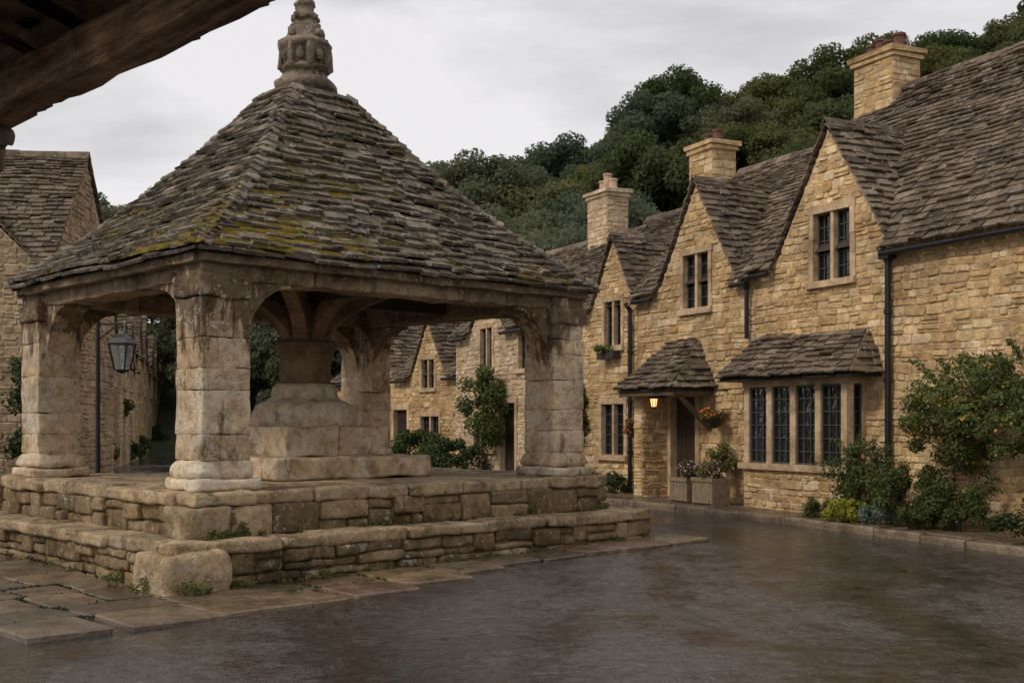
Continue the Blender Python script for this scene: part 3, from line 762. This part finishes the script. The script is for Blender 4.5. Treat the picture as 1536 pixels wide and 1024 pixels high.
while x<5.9:
    w=R(.5,.95); wd=1.25-.6*ss((x+.5)/3.2)
    if wd>1.0: flag(FC,x,x+w,-.9-.55,-.85,.035); flag(FC,x+R(-.1,.1),x+w+R(-.1,.1),-.9-wd-R(0,.12),-1.46,.035); joints.append((x,-1.45,x+w,-1.45))
    else: flag(FC,x,x+w,-.9-wd-R(0,.06),-.85,.03)
    joints.append((x,-1.5,x,-.95)); x+=w
y=-1.3
while y<4.8:
    w=R(.5,.9); flag(FC,5.82,6.2+.15*math.sin(y*2),y,y+w,.03); y+=w
y=-.88
while y<6.5:
    w=R(.5,.9); x=-.95
    while x>-2.6:
        l=R(.45,.8); flag(FC,x-l,x,y,y+w,.03); joints.append((x-l,y,x-l,y+w)); x-=l
    joints.append((-2.6,y,-.95,y)); y+=w
fl.obj('flagstone_paving',M['flag'])
jm=[]; rs=random.Random(21)
for (a0,b0,a1,b1) in joints:
    n_=int(math.hypot(a1-a0,b1-b0)/.05)
    ph=rs.uniform(0,99)
    for i in range(n_):
        if noise.noise(Vector((i*.3,ph,0)))<-.05: continue
        t_=(i+rs.random())/n_; p=FC(a0+(a1-a0)*t_,b0+(b1-b0)*t_,0); r_=rs.uniform(.010,.024)
        jm.append((p.x,p.y,g(p.x,p.y)+.028,r_*1.4,r_*1.4,r_*.7,10))
leafmesh('paving_moss',jm,.02,M['ivy'],None,6,shell=.2,aspect=.8)
dr=Acc(); DF=FC.sub(-2.75,.2,0)
for i in range(9): box(dr,DF,i*.05,i*.05+.025,0,.4,.050,.066)
box(dr,DF,-.03,.0,-.03,.43,.045,.07);box(dr,DF,.43,.46,-.03,.43,.045,.07);box(dr,DF,0,.43,-.03,0,.045,.07);box(dr,DF,0,.43,.4,.43,.045,.07)
dr.obj('drain_grate',M['iron'])

# ------------------------------------------------------------------ houses right
P0=(6.6,15.5); AD=116.0
FH=Fr(P0,AD)
def hip_leanto(G,F,x0,x1,p,z0,z1,hipx,t=.032):
    def tri(a): return (x0+hipx*a,x1-hipx*a)
    planar_roof(G['tile'],F,x0,x1,p,z0,.0,z1,step=.125,tri=tri,t=t,w=(.15,.34))
    n=max(4,int(math.hypot(hipx,z1-z0)/.12))
    for s,xe in ((1,x0),(-1,x1)):
        for i in range(n):
            a_,b_=i/n,(i+1)/n
            xa,xb=xe+s*hipx*a_,xe+s*hipx*b_
            slab_row(G['tile'],F(xa,p*(1-a_),z0+(z1-z0)*a_),F(xa,0,z0+(z1-z0)*a_),F(xb,p*(1-b_),z0+(z1-z0)*b_),F(xb,0,z0+(z1-z0)*b_),t,(.15,.3))
    G['under'].add([F(x0+.03,p-.03,z0-.03),F(x1-.03,p-.03,z0-.03),F(x1-hipx,0,z1-.05),F(x0+hipx,0,z1-.05),F(x0+.03,0,z0-.03),F(x1-.03,0,z0-.03)],[(0,1,2,3),(0,3,4),(1,5,2),(0,4,5,1)])
def ext1(G,F):
    z0,z1=.1,2.33; xa,xb,p=2.85,5.35,.40
    BF=F.sub(xa,p,0); W=xb-xa
    wall(G['mortar'],G['block'],BF,0,W,z0,[(0,.85),(W,.85)])
    S1=F.sub(xa,0,90); wall(G['mortar'],G['block'],S1,0,p,z0,[(0,.85),(p,.85)])
    S2=F.sub(xb,p,-90); wall(G['mortar'],G['block'],S2,0,p,z0,[(0,.85),(p,.85)])
    box(G['dress'],F,xa-.08,xb+.08,0,p+.08,.85,.95,.004)
    box(G['dress'],F,xa-.02,xb+.02,0,p+.02,2.2,2.36,.003)
    pw=.13; n=4; lw=(W-pw*(n+1))/n
    for i in range(n+1):
        a_=i*(lw+pw); box(G['dress'],BF,a_,a_+pw,-.13,.0,.95,2.2,.003)
    box(G['dress'],F,xa,xa+.13,0.0,.09,.95,2.2)
    for (FF,a0,a1) in [(BF,pw+i*(lw+pw),pw+i*(lw+pw)+lw) for i in range(n)]+[(S1,.09,p-.13),(S2,.13,p-.02)]:
        tl=R(-.005,.005)
        G['glass'].add([FF(a0,-.07+tl,.95),FF(a1,-.07-tl,.95),FF(a1,-.07-tl,2.2),FF(a0,-.07+tl,2.2)],[(0,1,2,3)])
        L=G['lead'];fw=.025
        box(L,FF,a0,a0+fw,-.062,-.03,.95,2.2);box(L,FF,a1-fw,a1,-.062,-.03,.95,2.2);box(L,FF,a0+fw,a1-fw,-.062,-.03,.95,.98);box(L,FF,a0+fw,a1-fw,-.062,-.03,2.17,2.2)
        nc=3 if a1-a0>.3 else 1
        for k in range(1,nc): xx=a0+(a1-a0)*k/nc; box(L,FF,xx-.007,xx+.007,-.062,-.050,.98,2.17)
        for k in range(1,6): zz=.95+1.25*k/6; box(L,FF,a0+fw,a1-fw,-.061,-.048,zz-.007,zz+.007)
    hip_leanto(G,F,2.5,5.8,.68,2.33,3.02,.35)
    cyl(G['iron'],F(2.32,.1,4.05),F(2.32,.1,.3),.045,.045);
    cyl(G['iron'],F(2.32,.2,4.2),F(2.32,.1,4.0),.045,.045)
    for z in (1.2,2.2,3.2,3.95): cyl(G['iron'],F(2.32,.1,z),F(2.32,.1,z+.07),.06,.06)
    box(G['iron'],F,2.22,2.42,.04,.2,4.0,4.14)
house('stone_cottage',P0,AD,5.55,5.0,.08,4.35,7.36,gables=[(3.7,6.25,1.25)],
   wins=[(3.2,4.05,3.85,4.92,2,dict(rows=5,cols=3))],chims=[(5.1,-2.5,.95,.62,6.3,8.1,[(-.3,.28,'pot'),(-.08,.22,'pot'),(.14,.3,'pot'),(.34,.25,'pot')])],xstart=-7,extra=ext1)
P1=FH(5.56,0,0)
def ext2(G,F):
    hip_leanto(G,F,1.15,3.1,.95,2.22,3.12,.55)
    cyl(G['timber'],F(1.3,.02,1.5),F(1.3,.8,2.2),.05,.05,6)
    box(G['timber'],F,1.2,3.05,.8,.88,2.1,2.19);box(G['timber'],F,1.2,1.28,0,.8,2.11,2.18);box(G['timber'],F,2.97,3.05,0,.8,2.11,2.18)
    W_=.6
    wall(G['mortar'],G['block'],F.sub(2.95,W_,-90),0,W_,.1,[(0,2.1),(W_,2.1)]); 
    wall(G['mortar'],G['block'],F.sub(2.68,W_,0),0,.27,.1,[(0,2.1),(.27,2.1)])
    wall(G['mortar'],G['block'],F.sub(2.68,0,90),0,W_,.1,[(0,2.1),(W_,2.1)])
    cyl(G['iron'],F(.12,.1,4.0),F(.12,.1,3.05),.04,.04);cyl(G['iron'],F(.12,.2,4.05),F(.12,.1,3.9),.04,.04)
house('stone_cottage',P1[:2],AD,3.75,5.0,.08,4.22,6.75,gables=[(1.75,6.01,1.2)],
   wins=[(1.35,2.15,3.72,4.72,2,dict(rows=5,cols=2))],doors=[(1.75,2.55,2.1)],ends=(True,False),xstart=0,extra=ext2)
P2=FH(9.33,0,0)
def ext3(G,F):
    cyl(G['iron'],F(.15,.1,3.9),F(.15,.1,.2),.045,.045);cyl(G['iron'],F(.15,.2,4.0),F(.15,.1,3.85),.045,.045)
    for z in (1,2,3): cyl(G['iron'],F(.15,.1,z),F(.15,.1,z+.06),.06,.06)
house('stone_cottage',P2[:2],AD,3.5,5.0,.08,4.05,6.3,gables=[(.95,5.4,.85)],
   wins=[(.62,1.28,3.2,4.12,2,dict(rows=4,cols=2)),(.5,1.4,.95,2.0,2,dict(rows=5,cols=2))],chims=[(1.0,-2.5,.85,.6,5.3,7.6,[(-.2,.28,'pot'),(.15,.25,'pot')])],extra=ext3)
P3=FH(12.85,0,0)
house('stone_cottage',P3[:2],AD,5.6,5.0,.08,4.0,6.15,gables=[(3.6,5.2,1.0)],wallm='wallpale',
   wins=[(3.3,4.0,3.0,4.0,2,dict(rows=4,cols=2)),(1.0,1.8,2.9,3.8,2,dict(rows=4,cols=2)),(3.2,4.4,.95,1.9,3,dict(rows=4,cols=2))],doors=[(2.0,2.8,2.1)],chims=[(1.9,-2.5,.95,.6,5.3,7.35,[(-.25,.28,'potp'),(.0,.45,'potp'),(.2,.3,'potp')])])
P4=FH(18.5,-.3,0)
house('stone_cottage',P4[:2],AD+8,8,5.0,.08,3.0,4.9,gables=[(2.0,4.5,.95),(5,4.5,.95)],
   wins=[(1.65,2.35,2.6,3.4,2),(4.65,5.35,2.6,3.4,2),(1.4,2.4,.9,1.8,2),(4.4,5.4,.9,1.8,2)],doors=[(3.2,4.0,2.0)],chims=[(.5,-2.5,.8,.6,4.2,6,[(0,.3,'pot')])])

# left row
d2=Vector((-.228,.974,0)); start=Vector((-11.7,33.5,0))
specs=[(8.0,4.5,6.9,'wallgrey'),(7.0,3.8,6.0,'wallpale'),(8.0,4.4,6.8,'wall'),(8,3.9,6.2,'wallpale'),(9,4.4,6.9,'wall'),(10,4,6.2,'wallgrey')]
t=0
for i,(L,ev,rg,wm) in enumerate(specs):
    o=start+d2*(t+L)
    house('stone_cottage',(o.x,o.y),-76.8,L-.03,5,.08,ev,rg,gables=[(L*.3,rg-.5,1.0),(L*.72,rg-.5,1.0)],wins=[(L*.3-.4,L*.3+.4,2.9,3.8,2),(L*.72-.4,L*.72+.4,2.9,3.8,2),(L*.3-.5,L*.3+.4,.9,1.9,2)],doors=[(L*.72-.2,L*.72+.6,2.1)],wallm=wm,chims=[(L*.5,-2.5,.8,.6,rg-1,rg+1,[(-.2,.3,'pot'),(.15,.3,'potp')])],row=(.1,.18),step=.2)
    t+=L
house('gabled_stone_house',(-7.75,20.2),-174,7,4.6,.08,4.4,6.55,gables=[(2.9,6.9,2.55)],wins=[(2.5,3.4,3.2,4.2,2)],wallm='wallgrey',gutter=False)
shrub('ivy',(-7.95,19.95,1.7),(.3,.16,1.3),26,.22,200,.09,'ivy',31,stems=False)

# ------------------------------------------------------------------ pavement + kerb right
kb=Acc(); s=-9
while s<13.5:
    l=R(.7,1.1); c=FH(s,1.4,0); z=g(c.x,c.y); rock(kb,FH,s+.006,s+l-.006,1.3,1.45+R(-.01,.015),z-.05,z+.11+R(-.01,.01),.02,.01,n=5); s+=l
kb.obj('kerb',M['kerb'],None,True)
fl=Acc(); s=-9
while s<13.5:
    l=R(.5,.9)
    for a_,b_ in ((.0,.62),(.62,1.29)):
        flag(FH,s,s+l,a_,b_,.006,.095)
    s+=l
fl.obj('pavement',M['flag'])

# ------------------------------------------------------------------ plants right
def hp(s,p,z): v=FH(s,p,z); return (v.x,v.y,v.z)
shrub('climbing_rose_bush',hp(.75,.35,1.75),(.75,.8,.75),60,.20,240,.05,'shrub',41,'flor',240,fs=.8,sprigs=34)
shrub('climbing_rose_bush',hp(-.5,.35,1.85),(.8,.9,.75),60,.20,240,.05,'shrub',42,'flor',240,fs=.8,sprigs=26)
shrub('garden_shrub',hp(2.35,.6,.8),(.38,.42,.55),30,.16,240,.045,'shrub',43,'flor',60,fs=.8,sprigs=12)
shrub('garden_shrub',hp(1.3,.7,.6),(.5,.45,.45),30,.16,240,.045,'ivy',44,'flop',30,sprigs=8)
shrub('garden_shrub',hp(.5,.65,.5),(.45,.4,.32),24,.15,240,.045,'shrub',45,sprigs=5)
shrub('yellow_shrub',hp(2.15,1.05,.38),(.38,.2,.16),26,.09,240,.03,'yel',46)
shrub('lavender_plant',hp(1.5,1.05,.36),(.3,.2,.14),22,.08,200,.03,'blue',47)
shrub('garden_shrub',hp(3.0,.75,.33),(.3,.2,.16),16,.09,180,.035,'shrub',48)
shrub('garden_shrub',hp(-1.0,.7,.45),(.8,.4,.28),30,.15,240,.045,'ivy',49)
shrub('garden_shrub',hp(.9,1.0,.35),(.35,.2,.14),20,.08,200,.035,'ivy',50)
def planter(s,p,w,h,seed,fl_='flop'):
    c=FH(s,p,.22); E=empty('flower_planter',tuple(c)); a=Acc(); F=FH
    n=max(3,int(w/.09))
    for i in range(n):
        box(a,F,s-w/2+w*i/n+.004,s-w/2+w*(i+1)/n-.004,p+.16,p+.18,.24,.22+h);box(a,F,s-w/2+w*i/n+.004,s-w/2+w*(i+1)/n-.004,p-.18,p-.16,.24,.22+h)
    box(a,F,s-w/2-.02,s-w/2,p-.18,p+.18,.22,.22+h);box(a,F,s+w/2,s+w/2+.02,p-.18,p+.18,.22,.22+h)
    box(a,F,s-w/2-.03,s+w/2+.03,p+.18,p+.2,.22+h-.06,.22+h+.01);box(a,F,s-w/2-.03,s+w/2+.03,p-.2,p-.18,.22+h-.06,.22+h+.01)
    a.obj('box',M['planter'],E); a=Acc(); box(a,F,s-w/2,s+w/2,p-.16,p+.16,.2,.2+h-.02); a.obj('soil',M['grass_soil'],E)
    q=hp(s,p,.22+h+.14); cl=clumpset(q,(w*.5,.2,.13),18,.09,150,seed)
    leafmesh('leaves',cl,.035,M['shrub'],E,seed,shell=.3); leafmesh('blooms',[(c_[0],c_[1],c_[2],c_[3]*1.1,c_[4]*1.1,c_[5]*1.2,16) for c_ in cl],.038,M[fl_],E,seed+1,shell=.9,aspect=.95)
planter(6.75,.6,.5,.42,61);planter(5.95,.65,.55,.45,62,'flop')
shrub('garden_shrub',hp(6.1,.3,1.0),(.25,.25,.22),18,.11,180,.04,'shrub',64,'flop',60)
def basket(s,p,z,seed,w=.22):
    c=FH(s,p,z); E=empty('hanging_flower_basket',tuple(c)); a=Acc()
    lathe(a,FH,s,p,[(.04,z-.16),(.12,z-.12),(.17,z-.02),(.18,z)],12); a.obj('basket',M['timberd'],E)
    a=Acc()
    cyl(a,FH(s,0,z+.5),FH(s,p,z+.5),.012,.012,6); cyl(a,FH(s,p,z+.5),FH(s,p,z),.006,.006,5); a.obj('bracket',M['iron'],E)
    cl=clumpset((c.x,c.y,c.z+.03),(w,w,.16),20,.08,150,seed)
    leafmesh('leaves',cl,.035,M['shrub'],E,seed,shell=.3); leafmesh('blooms',[(q[0],q[1],q[2],q[3]*1.12,q[4]*1.12,q[5]*1.2,20) for q in cl],.034,M['flo'],E,seed+1,shell=.9,aspect=.95)
basket(6.35,.3,1.68,71,.26);basket(9.0,.3,1.5,72,.18)
c=FH(10.28,.15,3.0); Ew=empty('window_box',tuple(c)); a=Acc(); box(a,FH,9.95,10.6,.05,.22,2.92,3.06); a.obj('trough',M['timberd'],Ew)
leafmesh('leaves',clumpset(tuple(FH(10.28,.15,3.12)),(.25,.2,.06),10,.08,100,73),.04,M['shrub'],Ew,73,shell=.3)
shrub('ivy',hp(11.6,.15,1.6),(.3,.3,.9),20,.22,180,.08,'ivy',74,stems=False)
shrub('garden_shrub',hp(11.0,.5,.5),(.35,.3,.4),16,.17,180,.06,'ivy',75)
shrub('garden_shrub',hp(9.6,.4,.4),(.3,.2,.2),14,.12,160,.05,'ivy',81,'flop',30)
shrub('climbing_shrub',hp(15.6,.5,2.0),(.6,.5,1.0),34,.26,240,.08,'shrub',77)
shrub('garden_shrub',hp(16.6,.7,.7),(.8,.4,.5),22,.24,220,.08,'ivy',78)
shrub('garden_shrub',hp(19.8,.6,.8),(.9,.4,.6),22,.26,200,.09,'shrub',79)
shrub('garden_shrub',hp(18.0,.8,.6),(.5,.4,.4),18,.2,200,.08,'shrub',80)
for i,(u,yy,zc,rr) in enumerate([(158,39,.7,.35),(182,43,2.2,.35),(206,50,.7,.5),(232,58,.9,.6),(196,46,.6,.35),(395,48,.9,1.0),(430,50,1.1,1.2),(360,52,1.0,1.1)]):
    X=(u-768)/1800*yy; shrub('street_shrub',(X,yy,zc),(rr,rr,rr*.9),22,.25*rr+.06,180,.10,('shrub','ivy')[i%2],90+i,'flo' if i in(0,1,4) else None,60)
wl=[]
rs=random.Random(9)
for i in range(110):
    q_=rs.random()
    if q_<.5: s_=rs.uniform(-.9,5.4); p=FC(s_,AY0-.06,0); z_=g(p.x,p.y)+.02
    elif q_<.7: s_=rs.uniform(-.6,4.5); p=FC(AX0-.07,s_,0); z_=g(p.x,p.y)+.02
    else: s_=rs.uniform(-.4,5.3); p=FC(s_,BY0-.05,0); z_=.50
    r_=rs.uniform(.012,.05); wl.append((p.x,p.y,z_+r_*.6,r_*1.7,r_*1.3,r_,40))
for a_,b_,z_,r_ in ((-.35,-1.0,.12,.12),(-.30,-1.02,.05,.14),(-.9,-1.14,.08,.14),(-.75,-1.14,.04,.1),(-1.1,-.2,.1,.13),(.75,-.97,.08,.09),(-.38,-.66,.53,.08),(-.2,-.64,.52,.06),(4.0,-.55,.62,.1),(.0,-.57,.56,.08),(-1.12,-.7,.1,.1),(2.3,-.96,.06,.07)):
    p=FC(a_,b_,z_)
    for q_ in range(4):
        wl.append((p.x+rs.uniform(-r_,r_)*.7,p.y+rs.uniform(-r_,r_)*.4,p.z+rs.uniform(-r_,r_)*.7,r_*.5,r_*.5,r_*.5,55))
leafmesh('step_weeds',wl,.028,M['shrub'],None,5,shell=.2)

c=FH(7.9,.55,1.98); El=empty('porch_lantern',tuple(c)); a=Acc()
lathe(a,FH,7.9,.55,[(.03,1.88),(.06,1.9),(.06,1.91)],6);lathe(a,FH,7.9,.55,[(.085,2.06),(.04,2.11),(.012,2.13),(.012,2.2)],6)
for i in range(6):
    an=i*math.pi/3; cyl(a,FH(7.9+.052*math.cos(an),.55+.052*math.sin(an),1.9),FH(7.9+.075*math.cos(an),.55+.075*math.sin(an),2.06),.006,.006,4)
a.obj('frame',M['iron'],El)
a=Acc(); lathe(a,FH,7.9,.55,[(.045,1.91),(.068,2.06)],6); a.obj('lit_glass',M['glow'],El)
LFr=Fr((-6.35,18.75),0); El=empty('street_lamp',(-6.35,18.75,0)); a=Acc()
lx=.26
cyl(a,LFr(-.12,0,.1),LFr(-.12,0,3.3),.04,.03,10);cyl(a,LFr(-.12,0,.1),LFr(-.12,0,.7),.09,.06,10)
cyl(a,LFr(-.12,0,3.15),LFr(lx,0,3.15),.015,.015,6);cyl(a,LFr(-.12,0,2.9),LFr(lx*.7,0,3.14),.012,.012,6)
cyl(a,LFr(lx,0,3.15),LFr(lx,0,3.02),.012,.012,6)
lathe(a,LFr,lx,0,[(.22,2.83),(.23,2.85),(.16,2.93),(.07,3.0),(.05,3.03),(.02,3.06)],4,rot=.6)
lathe(a,LFr,lx,0,[(.02,2.38),(.10,2.42),(.12,2.44)],4,rot=.6)
for i in range(4):
    an=.6+i*math.pi/2; cyl(a,LFr(lx+.12*math.cos(an),.12*math.sin(an),2.43),LFr(lx+.21*math.cos(an),.21*math.sin(an),2.84),.014,.014,5)
a.obj('lantern_frame_and_post',M['iron'],El)
a=Acc(); lathe(a,LFr,lx,0,[(.11,2.44),(.2,2.83)],4,rot=.6); a.obj('lantern_glass',M['lglass'],El)

# ------------------------------------------------------------------ foreground canopy
Q=(-1.795,4.408); FQ=Fr(Q,43.0); Et=empty('timber_canopy',(Q[0],Q[1],2.7))
a=Acc()
rock(a,FQ,-.14,0,-3.5,1.3,2.7,2.84,.02,.022,freq=3,n=34)
rock(a,FQ,-.56,-.42,-3.5,1.3,2.84,2.98,.02,.02,freq=3,n=26)
for i in range(13):
    b0=-3.4+i*.38
    vs=[FQ(x_,y_,z_) for (x_,z_) in ((.10,2.82),(-2.4,3.50),(-2.4,3.60),(.10,2.92)) for y_ in (b0,b0+.09)]
    a.add(vs,[(0,2,3,1),(4,5,7,6),(0,4,6,2),(1,3,7,5),(0,1,5,4),(2,6,7,3)])
a.obj('beams_and_rafters',stone('old_canopy_oak',[(.40,.25,.145),(.46,.31,.185),(.34,.215,.125)],stain_amt=.7,bump=1,fine=26,grain=43),Et,True)
a=Acc()
for i in range(16):
    x_=.12-i*.18; z_=2.91+i*.049
    box(a,FQ,x_-.20,x_+.01,-3.6,1.4,z_+.01+(i%2)*.006,z_+.085+(i%2)*.006,.002)
a.obj('roof_boards',M['brace'],Et)
a=Acc(); y=-3.6
while y<1.3:
    w=R(.04,.16); box(a,FQ,-.03,.05+R(-.02,.03),y,y+w-.004,2.76,2.82,.01); y+=w
a.obj('eave_slates',M['timber'],Et)
a=Acc()
for (p,q,r_,s_,z0_,z1_) in ((-.16,.0,.06,.5,2.62,2.71),(-.14,-.01,.10,.5,2.54,2.63),(-.12,-.02,.17,.5,2.46,2.55)):
    rock(a,FQ,p,q,r_,s_,z0_,z1_,.035,.035,freq=8,n=9)
rock(a,FQ,-.2,.0,.85,1.15,-.02,2.7,.03,.02,n=10)
a.obj('stone_corbel_post',stone('dark_corbel_stone',[(.18,.13,.09),(.22,.165,.11)],stain_amt=.8,bump=1,fine=26,pits=.5),Et,True)

# ------------------------------------------------------------------ hill + trees
Rx=[-140,-60,-30,-6,2,9,24,38,60,140]; Rz=[6,7.5,9,9.5,11,14.5,19.5,23.5,27,30]
def hillz(x,y):
    r=np.interp(x,Rx,Rz); s=ss((y-48)/44); return -.5+ (r+.5)*s + noise.noise(Vector((x*.05,y*.05,0)))*1.2*s
a=Acc(); hx=[x*5 for x in range(-30,31)]; hy=[46+k*5 for k in range(0,22)]
a.add([(x,y,hillz(x,y)) for y in hy for x in hx],[(j*61+i,j*61+i+1,(j+1)*61+i+1,(j+1)*61+i) for j in range(21) for i in range(60)])
a.obj('wooded_hillside',M['hill'],smooth=True)
def maketree(seed,H=9.5,W=3.6):
    rs=random.Random(seed); cl=[]
    a=Acc(); cyl(a,(0,0,-.8),(0,0,H*.5),.26,.16,7)
    k=rs.randint(80,95)
    for i in range(k):
        an=rs.uniform(0,2*math.pi); zt=rs.uniform(0,1)**.8; prof=math.sin(math.pi*(.16+.70*zt))**.55
        rr=W*prof*rs.uniform(.35,.92); z=H*.22+H*.70*zt
        q=rs.uniform(.5,1.15)
        cl.append((rr*math.cos(an),rr*math.sin(an),z,q,q,q*.75,int(480*q*q+90)))
        if i<10: cyl(a,(0,0,H*rs.uniform(.2,.45)),(rr*math.cos(an)*.6,rr*math.sin(an)*.6,H*.3+(z-H*.3)*.7),.08,.03,5)
    return a,cl
trees=[]
for s_ in range(6):
    a,cl=maketree(100+s_,9.3+s_%3*.6,3.9+.35*(s_%3))
    me=bpy.data.meshes.new('tree_trunk'); me.from_pydata(a.v,[],a.f); me.materials.append(M['bark'])
    lo_=leafmesh('tree_crown',cl,.21,M['forest'],None,200+s_,shell=.35,aspect=.7); lm=lo_.data; bpy.data.objects.remove(lo_)
    trees.append((me,lm))
Ef=empty('distant_forest_trees',(0,70,0)); rs=random.Random(3)
def putTree(x,y,z,sc_,k,par,hazed):
    rz=rs.uniform(0,6.28); s3=sc_*rs.uniform(.9,1.1)
    for n_,me in enumerate(trees[k]):
        o=bpy.data.objects.new('tree_part',me); sc.collection.objects.link(o); o.location=(x,y,z); o.rotation_euler=(0,0,rz); o.scale=(sc_,sc_,s3); setpar(o,par)
        if n_==1 and hazed: o.material_slots[0].link='OBJECT'; o.material_slots[0].material=M['hazed']
for j in range(10):
    y=54+j*4.8
    x=-58-j*2
    while x<50+j*2.5:
        xx=x+rs.uniform(-1.2,1.2); yy=y+rs.uniform(-2,2)
        if not(yy<84 and -.42*yy<xx<-.255*yy) and abs(xx)<.52*yy:
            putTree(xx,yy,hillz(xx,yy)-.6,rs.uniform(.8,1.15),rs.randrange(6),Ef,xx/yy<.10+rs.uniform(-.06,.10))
        x+=rs.uniform(3.4,4.8)
# ------------------------------------------------------------------ world, sun, camera
w=bpy.data.worlds.new('World'); sc.world=w; w.use_nodes=True; nt=w.node_tree; bg=nt.nodes['Background']
SE,SR=math.radians(40),math.radians(-122)
sky=nd(nt,'ShaderNodeTexSky',sky_type='NISHITA',sun_disc=False,sun_elevation=SE,sun_rotation=SR)
tc=nd(nt,'ShaderNodeTexCoord').outputs['Generated']
mp=nd(nt,'ShaderNodeMapping',{0:tc,3:(1.0,1.0,3.2)}).outputs[0]
f1=noi(nt,mp,1.6,7,.55,.5); f2=noi(nt,mp,4.5,5,.6,.3)
f=math_(nt,'ADD',math_(nt,'MULTIPLY',f1,.75),math_(nt,'MULTIPLY',f2,.25))
cl=ramp(nt,f,[(.38,(5.2,5.15,5.45)),(.48,(6.7,6.6,6.8)),(.58,(8.5,8.3,8.4))])
c=mix(nt,.95,sky.outputs[0],cl)
nt.links.new(c,bg.inputs[0]); bg.inputs[1].default_value=.104
sd=bpy.data.lights.new('sun','SUN'); sd.energy=1.5; sd.angle=math.radians(10); sd.color=(1,.91,.79)
so=bpy.data.objects.new('sun',sd); sc.collection.objects.link(so)
dirv=Vector((math.sin(SR)*math.cos(SE),math.cos(SR)*math.cos(SE),math.sin(SE)))
so.rotation_euler=dirv.to_track_quat('Z','Y').to_euler()
cd=bpy.data.cameras.new('camera'); co=bpy.data.objects.new('camera',cd); sc.collection.objects.link(co)
co.location=(0,0,1.6); co.rotation_euler=(math.radians(90),0,0); cd.sensor_width=36; cd.lens=42.19; cd.shift_y=.080; cd.clip_end=2000; cd.clip_start=.05
sc.camera=co
